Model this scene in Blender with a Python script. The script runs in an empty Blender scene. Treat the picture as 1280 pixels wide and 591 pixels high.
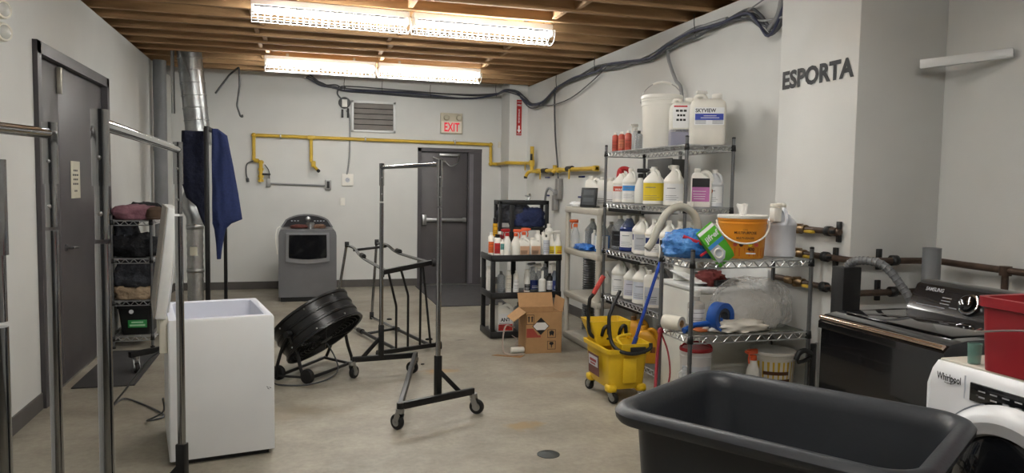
EXPOSURE = 0.97
TUBE_E = 46.0
import bpy, bmesh, math, random
from mathutils import Vector, Matrix, noise
PI = math.pi
random.seed(7)
SC = bpy.context.scene
COL = SC.collection


def lin(h):
    h = h.lstrip('#')
    out = []
    for i in (0, 2, 4):
        c = int(h[i:i + 2], 16) / 255
        out.append(c / 12.92 if c <= .04045 else ((c + .055) / 1.055) ** 2.4)
    return tuple(out) + (1.0,)


MATS = {}


def mat(name, hexc, rough=.5, metal=0., var=.08, vscale=6., bump=0., bscale=40., alpha=1., emit=None,
        coat=0., trans=0., ior=1.45, subs=0., hex2=None, stretch=None):
    if name in MATS:
        return MATS[name]
    m = bpy.data.materials.new(name)
    m.use_nodes = True
    nt = m.node_tree
    b = nt.nodes['Principled BSDF']
    tc = nt.nodes.new('ShaderNodeTexCoord')
    src = tc.outputs['Object']
    if stretch:
        mp = nt.nodes.new('ShaderNodeMapping')
        mp.inputs['Scale'].default_value = stretch
        nt.links.new(src, mp.inputs['Vector'])
        src = mp.outputs['Vector']
    n = nt.nodes.new('ShaderNodeTexNoise')
    n.inputs['Scale'].default_value = vscale
    n.inputs['Detail'].default_value = 5
    nt.links.new(src, n.inputs['Vector'])
    r = nt.nodes.new('ShaderNodeValToRGB')
    c = lin(hexc)
    if hex2:
        c0, c1 = c, lin(hex2)
    else:
        c0 = tuple(max(0, v * (1 - var)) for v in c[:3]) + (1,)
        c1 = tuple(min(1, v * (1 + var)) for v in c[:3]) + (1,)
    r.color_ramp.elements[0].position = .3
    r.color_ramp.elements[1].position = .7
    r.color_ramp.elements[0].color = c0
    r.color_ramp.elements[1].color = c1
    nt.links.new(n.outputs['Fac'], r.inputs['Fac'])
    nt.links.new(r.outputs['Color'], b.inputs['Base Color'])
    b.inputs['Roughness'].default_value = rough
    b.inputs['Metallic'].default_value = metal
    b.inputs['IOR'].default_value = ior
    b.inputs['Coat Weight'].default_value = coat
    b.inputs['Transmission Weight'].default_value = trans
    b.inputs['Alpha'].default_value = alpha
    if subs:
        b.inputs['Subsurface Weight'].default_value = subs
        b.inputs['Subsurface Radius'].default_value = (.02, .02, .02)
    if bump:
        n2 = nt.nodes.new('ShaderNodeTexNoise')
        n2.inputs['Scale'].default_value = bscale
        n2.inputs['Detail'].default_value = 4
        nt.links.new(src, n2.inputs['Vector'])
        bp = nt.nodes.new('ShaderNodeBump')
        bp.inputs['Strength'].default_value = bump
        bp.inputs['Distance'].default_value = .01 if bscale > 50 else .03
        nt.links.new(n2.outputs['Fac'], bp.inputs['Height'])
        nt.links.new(bp.outputs['Normal'], b.inputs['Normal'])
    if emit:
        b.inputs['Emission Color'].default_value = lin(emit[0])
        b.inputs['Emission Strength'].default_value = emit[1]
    MATS[name] = m
    return m


def smooth_path(pts, n=8):
    P = [Vector(p) for p in pts]
    if len(P) < 3:
        return P
    out = []
    for i in range(len(P) - 1):
        p0 = P[i - 1] if i > 0 else P[i] * 2 - P[i + 1]
        p1, p2 = P[i], P[i + 1]
        p3 = P[i + 2] if i + 2 < len(P) else P[i + 1] * 2 - P[i]
        for k in range(n):
            t = k / n
            out.append(.5 * ((2 * p1) + (p2 - p0) * t + (2 * p0 - 5 * p1 + 4 * p2 - p3) * t * t
                             + (3 * p1 - p0 - 3 * p2 + p3) * t ** 3))
    out.append(P[-1])
    return out


class MB:
    """collects shapes and links them as ONE mesh object"""
    def __init__(s):
        s.bm = bmesh.new()
        s.soft = False

    def _xf(s, verts, M):
        if M is not None:
            for v in verts:
                v.co = M @ v.co

    def box(s, c, size, bevel=0, rot=None, seg=2, taper=None):
        r = bmesh.ops.create_cube(s.bm, size=1)
        vs = r['verts']
        for v in vs:
            v.co.x *= size[0]; v.co.y *= size[1]; v.co.z *= size[2]
            if taper and v.co.z < 0:
                v.co.x *= taper[0]; v.co.y *= taper[1]
        if bevel:
            es = list({e for v in vs for e in v.link_edges})
            rr = bmesh.ops.bevel(s.bm, geom=es, offset=bevel, segments=seg, profile=.5, affect='EDGES', clamp_overlap=True)
            vs = list({v for f in rr['faces'] for v in f.verts} | {v for v in vs if v.is_valid})
        M = Matrix.Translation(Vector(c))
        if rot is not None:
            M = M @ (rot if isinstance(rot, Matrix) else Matrix.Rotation(rot, 4, 'Z'))
        s._xf(vs, M)
        return s

    def span(s, a, b, bevel=0):
        c = [(a[i] + b[i]) / 2 for i in range(3)]
        return s.box(c, [abs(b[i] - a[i]) for i in range(3)], bevel)

    def tube(s, pts, r, seg=10, smooth=0, cap=True, closed=False):
        P = smooth_path(pts, smooth) if smooth else [Vector(p) for p in pts]
        if not smooth and len(P) > 2 and not closed and not isinstance(r, (list, tuple)):
            Q = [P[0]]
            for i in range(1, len(P) - 1):
                a, b = P[i - 1] - P[i], P[i + 1] - P[i]
                if a.length < 1e-6 or b.length < 1e-6 or a.angle(b) > 2.9:
                    Q.append(P[i]); continue
                e = min(r * 2.2, a.length * .45, b.length * .45)
                s0, s1 = P[i] + a.normalized() * e, P[i] + b.normalized() * e
                for k in range(5):
                    t = k / 4
                    Q.append(s0 * (1 - t) ** 2 + P[i] * 2 * t * (1 - t) + s1 * t * t)
            P = Q + [P[-1]]
        n = len(P)
        rings = []
        up = None
        for i, p in enumerate(P):
            if closed:
                d = P[(i + 1) % n] - P[i - 1]
            else:
                d = (P[min(i + 1, n - 1)] - P[max(i - 1, 0)])
            d.normalize()
            if up is None:
                up = Vector((0, 0, 1)) if abs(d.z) < .9 else Vector((1, 0, 0))
            u = up - d * up.dot(d)
            if u.length < 1e-5:
                u = d.orthogonal()
            u.normalize()
            w = d.cross(u)
            up = u
            k = 1.
            rad = r[i] if isinstance(r, (list, tuple)) else r
            ring = []
            for j in range(seg):
                t = 2 * PI * j / seg
                ring.append(s.bm.verts.new(p + (u * math.cos(t) + w * math.sin(t)) * rad))
            rings.append(ring)
        m = n if closed else n - 1
        for i in range(m):
            A, B = rings[i], rings[(i + 1) % n]
            for j in range(seg):
                s.bm.faces.new((A[j], A[(j + 1) % seg], B[(j + 1) % seg], B[j]))
        if cap and not closed:
            s.bm.faces.new(rings[0][::-1]); s.bm.faces.new(rings[-1])
        return s

    def bar(s, a, b, w, h, bevel=0):
        """rectangular bar from a to b, w across (horizontal), h in height"""
        a, b = Vector(a), Vector(b)
        d = b - a
        L = d.length
        d.normalize()
        side = d.cross(Vector((0, 0, 1)))
        if side.length < 1e-4:
            side = Vector((1, 0, 0))
        side.normalize()
        up = side.cross(d)
        M = Matrix((d, side, up)).transposed().to_4x4()
        M.translation = (a + b) / 2
        r0 = len(s.bm.verts)
        r = bmesh.ops.create_cube(s.bm, size=1)
        vs = r['verts']
        for v in vs:
            v.co.x *= L; v.co.y *= w; v.co.z *= h
        if bevel:
            es = list({e for v in vs for e in v.link_edges})
            rr = bmesh.ops.bevel(s.bm, geom=es, offset=bevel, segments=2, profile=.5, affect='EDGES')
            vs = list({v for f in rr['faces'] for v in f.verts} | {v for v in vs if v.is_valid})
        s._xf(vs, M)
        return s

    def lathe(s, prof, c=(0, 0, 0), seg=24, sx=1., sy=1., M=None, power=None, cap=True):
        """prof [(r,z)..]; power >2 squares the section off"""
        rings = []
        new = []
        for (r, z) in prof:
            ring = []
            for j in range(seg):
                t = 2 * PI * j / seg
                ct, st = math.cos(t), math.sin(t)
                q = 1.
                if power:
                    q = (abs(ct) ** power + abs(st) ** power) ** (-1 / power)
                v = s.bm.verts.new((max(r, 1e-4) * ct * q * sx, max(r, 1e-4) * st * q * sy, z))
                ring.append(v)
            new += ring
            rings.append(ring)
        for A, B in zip(rings, rings[1:]):
            for j in range(seg):
                s.bm.faces.new((A[j], A[(j + 1) % seg], B[(j + 1) % seg], B[j]))
        if cap:
            s.bm.faces.new(rings[0][::-1]); s.bm.faces.new(rings[-1])
        MM = Matrix.Translation(Vector(c))
        if M is not None:
            MM = MM @ M
        s._xf(new, MM)
        return s

    def shell(s, r, z0, z1, a0, a1, sx=1., sy=1., seg=12, power=None, r2=None, c=(0, 0, 0)):
        """a curved label strip round a vertical axis"""
        A, B = [], []
        for k in range(seg + 1):
            t = a0 + (a1 - a0) * k / seg
            ct, st = math.cos(t), math.sin(t)
            q = 1. if not power else (abs(ct) ** power + abs(st) ** power) ** (-1 / power)
            A.append(s.bm.verts.new((c[0] + r * q * ct * sx, c[1] + r * q * st * sy, c[2] + z0)))
            rr = r if r2 is None else r2
            B.append(s.bm.verts.new((c[0] + rr * q * ct * sx, c[1] + rr * q * st * sy, c[2] + z1)))
        for k in range(seg):
            s.bm.faces.new((A[k], A[k + 1], B[k + 1], B[k]))
        return s

    def prism(s, poly, depth, M=None):
        """poly [(x,y)] in local XY, extruded by depth along local Z"""
        A = [s.bm.verts.new((p[0], p[1], 0)) for p in poly]
        B = [s.bm.verts.new((p[0], p[1], depth)) for p in poly]
        n = len(poly)
        s.bm.faces.new(A[::-1]); s.bm.faces.new(B)
        for i in range(n):
            s.bm.faces.new((A[i], A[(i + 1) % n], B[(i + 1) % n], B[i]))
        s._xf(A + B, M)
        return s

    def loft(s, loops, cap=True):
        R = [[s.bm.verts.new(p) for p in L] for L in loops]
        n = len(R[0])
        for A, B in zip(R, R[1:]):
            for j in range(n):
                s.bm.faces.new((A[j], A[(j + 1) % n], B[(j + 1) % n], B[j]))
        if cap:
            s.bm.faces.new(R[0][::-1]); s.bm.faces.new(R[-1])
        return s

    def sphere(s, c, r, seg=16, scale=(1, 1, 1)):
        q = bmesh.ops.create_uvsphere(s.bm, u_segments=seg, v_segments=max(6, seg // 2), radius=r)
        for v in q['verts']:
            v.co = Vector((v.co.x * scale[0] + c[0], v.co.y * scale[1] + c[1], v.co.z * scale[2] + c[2]))
        return s

    def lump(s, c, size, seed=0, amp=.12, freq=3., seg=36, power=2.6, rot=0., ridge=0.):
        """a crumpled heap of cloth or film with a flat underside at c[2]"""
        s.soft = True
        rows = seg // 2
        grid = []
        off = Vector((seed * 3.1, seed * 1.7, seed * 5.3))
        for i in range(rows + 1):
            ph = PI * i / rows
            row = []
            for j in range(seg):
                th = 2 * PI * j / seg
                d = Vector((math.sin(ph) * math.cos(th), math.sin(ph) * math.sin(th), math.cos(ph)))
                q = (abs(d.x) ** power + abs(d.y) ** power + abs(d.z) ** power) ** (-1 / power)
                p = d * q
                k = 1 + amp * noise.fractal(p * freq + off, .8, 2.2, 4)
                if ridge:
                    k -= ridge * abs(noise.noise(p * freq * 1.7 + off))
                p = p * k
                x, y, z = p.x * size[0] / 2, p.y * size[1] / 2, (p.z + .62) * size[2] / 1.62
                z = max(z, .002 * (1 + (j % 2)))
                cr, sr = math.cos(rot), math.sin(rot)
                row.append((c[0] + x * cr - y * sr, c[1] + x * sr + y * cr, c[2] + z))
            grid.append(row)
        top = s.bm.verts.new(grid[0][0]); bot = s.bm.verts.new(grid[-1][0])
        R = [[s.bm.verts.new(p) for p in row] for row in grid[1:-1]]
        for j in range(seg):
            s.bm.faces.new((top, R[0][j], R[0][(j + 1) % seg]))
            s.bm.faces.new((bot, R[-1][(j + 1) % seg], R[-1][j]))
        for A, B in zip(R, R[1:]):
            for j in range(seg):
                s.bm.faces.new((A[j], B[j], B[(j + 1) % seg], A[(j + 1) % seg]))
        return s

    def drape(s, rows, y, thick=.02, wav=.02, freq=6., nx=14, seed=0, ny=5):
        """hanging cloth in the XZ plane: rows [(z, x0, x1)] top to bottom"""
        rr = []
        for (a, b) in zip(rows, rows[1:]):
            for k in range(ny):
                t = k / ny
                rr.append(tuple(a[i] + (b[i] - a[i]) * t for i in range(3)))
        rr.append(rows[-1])
        F, B = [], []
        for (z, x0, x1) in rr:
            f, b = [], []
            for i in range(nx + 1):
                u = i / nx
                x = x0 + (x1 - x0) * u
                w = wav * noise.fractal(Vector((x * freq, seed * 3.7, z * freq * .35)), .8, 2., 3)
                e = thick * (1 - abs(2 * u - 1) ** 4) + .004
                f.append(s.bm.verts.new((x, y + w - e / 2, z)))
                b.append(s.bm.verts.new((x, y + w + e / 2, z)))
            F.append(f); B.append(b)
        n = len(rr)
        for i in range(n - 1):
            for j in range(nx):
                s.bm.faces.new((F[i][j], F[i + 1][j], F[i + 1][j + 1], F[i][j + 1]))
                s.bm.faces.new((B[i][j], B[i][j + 1], B[i + 1][j + 1], B[i + 1][j]))
            s.bm.faces.new((F[i][0], B[i][0], B[i + 1][0], F[i + 1][0]))
            s.bm.faces.new((F[i][nx], F[i + 1][nx], B[i + 1][nx], B[i][nx]))
        for j in range(nx):
            s.bm.faces.new((F[0][j], F[0][j + 1], B[0][j + 1], B[0][j]))
            s.bm.faces.new((F[-1][j], B[-1][j], B[-1][j + 1], F[-1][j + 1]))
        return s

    def text(s, body, o, xd, yd, size, width=None, bold=.0, shear=0., align='CENTER', thick=.0006):
        """lettering: o = middle of the baseline, xd/yd reading and up directions"""
        cu = bpy.data.curves.new('lettering', 'FONT')
        cu.body = body
        cu.size = size
        cu.align_x = align
        cu.offset = bold * size
        cu.shear = shear
        cu.extrude = 0
        cu.resolution_u = 3
        ob = bpy.data.objects.new('lettering', cu)
        COL.objects.link(ob)
        dg = bpy.context.evaluated_depsgraph_get()
        me = bpy.data.meshes.new_from_object(ob.evaluated_get(dg))
        xs = [v.co.x for v in me.vertices] or [0, 1]
        k = 1.
        if width:
            k = width / max(1e-6, max(xs) - min(xs))
        xd = Vector(xd).normalized(); yd = Vector(yd); yd = (yd - xd * yd.dot(xd) * 0).normalized()
        zd = xd.cross(yd).normalized()
        o = Vector(o)
        vs = [s.bm.verts.new(o + xd * v.co.x * k + yd * v.co.y + zd * thick) for v in me.vertices]
        for p in me.polygons:
            try:
                s.bm.faces.new([vs[i] for i in p.vertices])
            except ValueError:
                pass
        bpy.data.objects.remove(ob); bpy.data.meshes.remove(me); bpy.data.curves.remove(cu)
        return s

    def build(s, name, m, parent=None, sharp=38, loc=None, rot=None, fixn=True, each=False):
        if fixn:
            bmesh.ops.recalc_face_normals(s.bm, faces=s.bm.faces[:])
        for f in s.bm.faces:
            f.smooth = True
        la = math.radians(88 if s.soft else sharp)
        for e in s.bm.edges:
            if len(e.link_faces) == 2:
                e.smooth = e.calc_face_angle(0) < la
        if each:
            seen, out = set(), []
            s.bm.faces.ensure_lookup_table()
            for f in s.bm.faces:
                if f in seen:
                    continue
                stack, isl = [f], []
                seen.add(f)
                while stack:
                    g = stack.pop(); isl.append(g)
                    for v in g.verts:
                        for h in v.link_faces:
                            if h not in seen:
                                seen.add(h); stack.append(h)
                nb = MB()
                mp = {}
                for g in isl:
                    for v in g.verts:
                        if v not in mp:
                            mp[v] = nb.bm.verts.new(v.co)
                    nb.bm.faces.new([mp[v] for v in g.verts])
                out.append(nb.build(name, m, parent, sharp, loc, rot, False))
            s.bm.free()
            return out
        me = bpy.data.meshes.new(name)
        s.bm.to_mesh(me)
        s.bm.free()
        me.materials.append(m)
        o = bpy.data.objects.new(name, me)
        COL.objects.link(o)
        if parent is not None:
            o.parent = parent
        if loc is not None:
            o.location = loc
        if rot is not None:
            o.rotation_euler = (0, 0, rot) if isinstance(rot, (int, float)) else rot
        return o


def thing(name, label, cat, loc=(0, 0, 0), rz=0., group=None):
    o = bpy.data.objects.new(name, None)
    o.empty_display_size = .1
    COL.objects.link(o)
    o.location = loc
    o.rotation_euler = (0, 0, rz)
    return tag(o, label, cat, group)


def tag(o, label, cat, group=None):
    o['label'] = label
    o['category'] = cat
    if group:
        o['group'] = group
    return o


def struct(o, label=None):
    o['kind'] = 'structure'
    if label:
        o['label'] = label
    return o


# ------------------------------------------------------------------ materials
def M_(*a, **k):
    return mat(*a, **k)


WALL = mat('painted_wall', '#d3d4d1', .75, var=.03, vscale=2.5, bump=.08, bscale=120)
WOOD = mat('joist_wood', '#8a6a48', .75, hex2='#b8946a', vscale=2., bump=.15, bscale=30, stretch=(1, 8, 8))
DECK = mat('roof_deck_board', '#7a6044', .85, hex2='#a08462', vscale=14, bump=.2, bscale=60)
BASEB = mat('baseboard_vinyl', '#55524f', .5)
DOORM = mat('door_paint', '#514e50', .45, var=.05)
FRAMEM = mat('door_frame_paint', '#4c494c', .4, var=.05)
CHROME = mat('chrome', '#a2a3a5', .1, 1., var=.04)
STEEL = mat('brushed_steel', '#a5a6a6', .32, 1., var=.08)
WIRE = mat('wire_shelf_chrome', '#b9bbbc', .3, .75, var=.1)
GALV = mat('galvanised_sheet', '#9c9fa0', .34, .9, var=.22, vscale=9)
FOIL = mat('duct_foil', '#b4b5b4', .26, .95, var=.15, bump=.8, bscale=70)
BLK = mat('black_powder_coat', '#161617', .38, var=.15)
BLKP = mat('black_plastic', '#1a1b1c', .42, var=.12)
RUB = mat('black_rubber', '#141414', .7, var=.15)
WHT = mat('white_enamel', '#dcdedd', .28, var=.03)
WHTP = mat('white_plastic', '#e6e4dc', .38, var=.03)
CREAM = mat('cream_plastic', '#dad6c8', .42, var=.04)
HDPE = mat('milky_plastic', '#dfdfd8', .4, var=.04, subs=.15)
GREYP = mat('grey_resin', '#b7b3a8', .5, var=.05)
PIPEG = mat('grey_pipe_paint', '#7d7f82', .45, var=.08)
YELP = mat('yellow_pipe_paint', '#c9a738', .45, var=.1)
YEL = mat('yellow_bucket_plastic', '#dcb624', .38, var=.06)
YELL = mat('yellow_label', '#dcc22a', .5, var=.06)
REDP = mat('red_plastic', '#b3262a', .4, var=.08)
ORG = mat('orange_label', '#d8642d', .5, var=.08)
BLU = mat('blue_plastic', '#1f55a8', .4, var=.1)
NAVY = mat('navy_label', '#20316e', .5, var=.1)
LABW = mat('white_label', '#e3e4e4', .55, var=.04)
LABG = mat('grey_label', '#b9bdc4', .55, var=.06)
INK = mat('black_ink', '#18181a', .5, var=.1)
INKG = mat('grey_ink', '#6d7178', .5, var=.1)
CLEAR = mat('clear_plastic', '#d6dadb', .12, alpha=.38, var=.03)
GLASSY = mat('smoky_clear_plastic', '#8d9295', .15, alpha=.55, var=.06)
CARD = mat('cardboard', '#b08a60', .8, var=.06, vscale=20)
CARDD = mat('cardboard_inside', '#94704a', .85, var=.06, vscale=20)
COPPER = mat('aged_copper', '#433831', .45, .5, hex2='#63504400'[:7], vscale=12)
BRASS = mat('tarnished_brass', '#7e6647', .4, .8, var=.2)
CABLE = mat('grey_cable_jacket', '#4a4c50', .5, var=.2)
CABLEW = mat('light_cable_jacket', '#8b8d8e', .5, var=.1)
DENIM = mat('blue_denim_cloth', '#1f2b54', .9, var=.16, vscale=60, bump=.3, bscale=220)
NAVYC = mat('navy_cloth', '#12172c', .92, var=.2, vscale=30, bump=.5, bscale=30)
BLKC = mat('black_cloth', '#17181c', .93, var=.3, vscale=12, bump=1., bscale=18)
GREYC = mat('charcoal_cloth', '#34363c', .93, var=.3, vscale=12, bump=1., bscale=18)
TANC = mat('tan_cloth', '#a8947a', .92, var=.14, vscale=12, bump=1., bscale=16)
PINKC = mat('dusty_pink_cloth', '#8f6570', .92, var=.3, vscale=9, bump=1., bscale=16)
BROWNC = mat('brown_cloth', '#5c4a3c', .92, var=.2, vscale=20, bump=.3, bscale=160)
# ------------------------------------------------------------------ camera
cam_d = bpy.data.cameras.new('camera')
cam = bpy.data.objects.new('camera', cam_d)
COL.objects.link(cam)
_y = Vector((-271., -67.5, 939.)).normalized()
_x = Vector((3260., -12.5, 939.)).normalized()
_x = (_x - _y * _y.dot(_x)).normalized()
_z = _x.cross(_y)
Mc = Matrix((_x, _y, _z))
cam.matrix_world = Matrix.Translation((0, 0, 1.55)) @ Matrix((Mc @ Vector((1, 0, 0)), Mc @ Vector((0, -1, 0)), Mc @ Vector((0, 0, -1)))).transposed().to_4x4()
cam_d.sensor_width = 36
cam_d.lens = 939 / 1280 * 36
cam_d.clip_start = .02
SC.camera = cam
SC.view_settings.view_transform = 'Standard'
SC.view_settings.look = 'None'
SC.view_settings.exposure = EXPOSURE
SC.view_settings.gamma = 1
SC.view_settings.use_curve_mapping = False
SC.cycles.use_denoising = True
SC.cycles.max_bounces = 8
SC.cycles.transparent_max_bounces = 16
w = bpy.data.worlds.new('world')
SC.world = w
w.use_nodes = True
w.node_tree.nodes['Background'].inputs['Color'].default_value = (.9, .95, 1, 1)
w.node_tree.nodes['Background'].inputs['Strength'].default_value = .02

# ------------------------------------------------------------------ floor
def floor_material():
    m = bpy.data.materials.new('concrete_floor')
    m.use_nodes = True
    nt = m.node_tree
    N, L = nt.nodes.new, nt.links.new
    b = nt.nodes['Principled BSDF']
    tc = N('ShaderNodeTexCoord')
    def nz(scale, det=6, rough=.6):
        n = N('ShaderNodeTexNoise')
        n.inputs['Scale'].default_value = scale; n.inputs['Detail'].default_value = det; n.inputs['Roughness'].default_value = rough
        L(tc.outputs['Object'], n.inputs['Vector'])
        return n.outputs['Fac']
    def ramp(f, p0, c0, p1, c1):
        r = N('ShaderNodeValToRGB')
        r.color_ramp.elements[0].position = p0; r.color_ramp.elements[0].color = c0
        r.color_ramp.elements[1].position = p1; r.color_ramp.elements[1].color = c1
        L(f, r.inputs['Fac'])
        return r.outputs['Color']
    def mix(f, a, c, mode='MIX'):
        x = N('ShaderNodeMix'); x.data_type = 'RGBA'; x.blend_type = mode
        if isinstance(f, float): x.inputs['Factor'].default_value = f
        else: L(f, x.inputs['Factor'])
        for s_, v in ((6, a), (7, c)):
            if isinstance(v, tuple): x.inputs[s_].default_value = v
            else: L(v, x.inputs[s_])
        return x.outputs[2]
    base = ramp(nz(.55), .34, lin('#8d8779'), .68, lin('#b0aa9b'))
    patch = ramp(nz(2.6, 8, .65),    .36, (.72, .71, .69, 1), .62, (1, 1, 1, 1))
    col = mix(1., base, patch, 'MULTIPLY')
    fine = ramp(nz(26, 8, .7), .36, (.80, .80, .80, 1), .64, (1, 1, 1, 1))
    col = mix(1., col, fine, 'MULTIPLY')
    def stain(x, y, rx, ry, c, k):
        nonlocal col
        mp = N('ShaderNodeMapping')
        mp.inputs['Location'].default_value = (-x / rx, -y / ry, 0)
        mp.inputs['Scale'].default_value = (1 / rx, 1 / ry, 1)
        L(tc.outputs['Object'], mp.inputs['Vector'])
        ln = N('ShaderNodeVectorMath'); ln.operation = 'LENGTH'
        L(mp.outputs['Vector'], ln.inputs[0])
        ad = N('ShaderNodeMath'); ad.operation = 'MULTIPLY_ADD'
        L(nz(9, 5), ad.inputs[0]); ad.inputs[1].default_value = 1.1; L(ln.outputs['Value'], ad.inputs[2])
        f = ramp(ad.outputs[0], .75, (k, k, k, 1), 1.35, (0, 0, 0, 1))
        col = mix(f, col, c)
    stain(1.42, 4.55, .34, .22, lin('#8f7446'), .75)
    stain(1.15, 6.1, .42, .2, lin('#a07a3c'), .6)
    stain(2.1, 5.75, .5, .3, lin('#857760'), .6)
    stain(-.1, 5.2, 1.0, .5, lin('#857b68'), .5)
    stain(1.6, 7.3, .16, .06, lin('#4d473f'), .8)
    L(col, b.inputs['Base Color'])
    rr = N('ShaderNodeMapRange'); L(nz(3.1), rr.inputs[0])
    rr.inputs[3].default_value = .32; rr.inputs[4].default_value = .6
    L(rr.outputs[0], b.inputs['Roughness'])
    bp = N('ShaderNodeBump'); bp.inputs['Strength'].default_value = .12; bp.inputs['Distance'].default_value = .004
    L(nz(60), bp.inputs['Height']); L(bp.outputs['Normal'], b.inputs['Normal'])
    return m


XL, XR, XR2, YB, YF, ZT = -1.65, 3.245, 3.66, 11.42, -5.0, 3.25
PX, PY0, PY1 = 3.05, 3.58, 4.30            # the pilaster that carries the lettering
struct(MB().span((XL - .1, YF - .1, -.1), (XR2 + .1, YB + .1, 0)).build('floor', floor_material()), 'bare stained concrete floor')
WT = 2.982                                  # the side walls stop under the joists, which rest on them
struct(MB().span((XL - .12, YF, 0), (XL, 5.66, WT)).span((XL - .12, 7.65, 0), (XL, YB, WT)).span((XL - .12, 5.66, 2.46), (XL, 7.65, WT))
       .build('wall_left', WALL), 'off-white painted wall with the grey double door')
struct(MB().span((XL - .12, YB, 0), (1.79, YB + .12, ZT)).span((2.79, YB, 0), (XR + .1, YB + .12, ZT)).span((1.79, YB, 2.11), (2.79, YB + .12, ZT))
       .build('wall_back', WALL), 'off-white painted end wall with the exit door')
struct(MB().span((XR, PY1, 0), (XR + .12, YB, WT)).build('wall_right', WALL), 'off-white painted wall behind the wire shelving')
struct(MB().span((PX, PY0, 0), (XR2 + .12, PY1, WT), .006).build('wall_pilaster', WALL), 'off-white painted pilaster with black lettering')
struct(MB().span((XR2, YF, 0), (XR2 + .12, PY0, WT)).build('wall_right_near', WALL), 'off-white painted wall behind the washers')
struct(MB().span((XL - .5, YF - .12, 0), (XR2 + .5, YF, ZT)).build('wall_front', mat('front_wall_darkened', '#5d5f61', .6)))  # unseen wall behind the camera, darkened so the chrome reflects something dark
struct(MB().span((XL - .42, YF, WT - .1), (XL - .38, YB + .12, ZT)).build('trim_1', WOOD), 'rim board at the left joist ends')
struct(MB().span((XR2 + .40, YF, WT - .1), (XR2 + .44, YB + .12, ZT)).build('trim_2', WOOD), 'rim board at the right joist ends')
struct(MB().span((XR + .1, YB, WT - .1), (XR2 + .44, YB + .12, ZT)).span((XL - .42, YB, WT - .1), (XL - .1, YB + .12, ZT)).build('trim_3', WOOD), 'end boards above the side walls')
struct(MB().span((XL - .42, YF, WT - .1), (XL - .1, YB, WT - .02)).span((XR + .1, PY1, WT - .1), (XR2 + .44, YB, WT - .02)).span((XR2 + .1, YF, WT - .1), (XR2 + .44, PY1, WT - .02)).build('trim_4', WOOD), 'sill boards on top of the side walls')
cp = MB()
cp.prism([(3.10, YB), (2.97, 10.5), (XR, 10.5), (XR, YB)], 3.1)
struct(cp.build('wall_corner_chase', WALL), 'narrow boxed-out corner of the end wall')
struct(MB().span((XL - .5, YF - .1, ZT - .02), (XR2 + .5, YB + .1, ZT + .06)).build('ceiling', DECK), 'bare wooden roof deck')
yj = 10.32
k = 0
while yj > YF:
    struct(MB().span((XL - .37, yj - .022, 2.983), (XR2 + .39, yj + .022, ZT - .02), .003).build('ceiling_joist', WOOD))
    if yj - .4 > YF:
        for bx_ in (-.32, .95, 2.2):
            o_ = .03 * (1 if k % 2 else -1)
            struct(MB().span((bx_ + o_ - .02, yj - .378, 3.0), (bx_ + o_ + .02, yj - .022, ZT - .02), .002).build('ceiling_blocking', WOOD))
    yj -= .4
    k += 1
# wall plate below the last joist
struct(MB().span((XL, YB - .14, 3.12), (XR, YB, ZT - .02)).build('ceiling_plate', WOOD))
bb = MB().span((XL, YF, 0), (XL + .012, 5.655, .11)).span((XL, 7.655, 0), (XL + .012, YB, .11))
struct(bb.build('baseboard_left', BASEB))
struct(MB().span((XL, YB - .012, 0), (1.79, YB, .11)).span((2.79, YB - .012, 0), (3.09, YB, .11)).build('baseboard_back', BASEB))
struct(MB().span((XR - .012, PY1, 0), (XR, 10.5, .11)).build('baseboard_right', BASEB))
struct(MB().span((XR2 - .012, YF, 0), (XR2, PY0, .11)).build('baseboard_right_near', BASEB))

# double door in the left wall
d1 = struct(MB().span((XL - .07, 5.74, .015), (XL - .02, 6.27, 2.38), .003).build('door_1', DOORM), 'grey steel double door in the left wall')
MB().span((XL - .07, 6.275, .015), (XL - .02, 7.57, 2.38), .003).build('door_leaf', DOORM, d1)
fm = MB().span((XL - .12, 5.66, 0), (XL + .03, 5.74, 2.46)).span((XL - .12, 7.57, 0), (XL + .03, 7.65, 2.46)).span((XL - .12, 5.66, 2.38), (XL + .03, 7.65, 2.46))
fm.build('door_frame', FRAMEM, d1)
MB().span((XL - .12, 5.74, 0), (XL - .02, 7.57, .015)).build('threshold', STEEL, d1)
MB().span((XL - .02, 6.24, 2.17), (XL + .012, 6.275, 2.36), .004).build('latch_cover', mat('dull_silver', '#b9b6a8', .4, .6), d1)
hd = MB().lathe([(.026, 0), (.026, .012), (.012, .014), (.012, .05)], M=Matrix.Translation((XL - .02, 6.37, 1.03)) @ Matrix.Rotation(PI / 2, 4, 'Y'), seg=16)
hd.tube([(XL + .03, 6.37, 1.03), (XL + .035, 6.40, 1.03), (XL + .035, 6.49, 1.025)], .009)
hd.build('door_handle', CHROME, d1)
nt_ = tag(MB().span((XL - .0195, 6.55, 1.40), (XL - .016, 6.80, 1.69)).build('notice', mat('paper', '#cfcbb8', .7)), 'small paper notice with lines of print stuck on the grey double door', 'notice')
ink = MB()
for z_, w_ in ((1.61, .12), (1.575, .16), (1.54, .13), (1.505, .15), (1.45, .08)):
    for q in range(3):
        ink.span((XL - .0162, 6.675 - w_ / 2 + q * w_ / 2.9, z_), (XL - .0155, 6.675 - w_ / 2 + q * w_ / 2.9 + w_ / 4, z_ + .014))
ink.build('print', INK, nt_)

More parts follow.
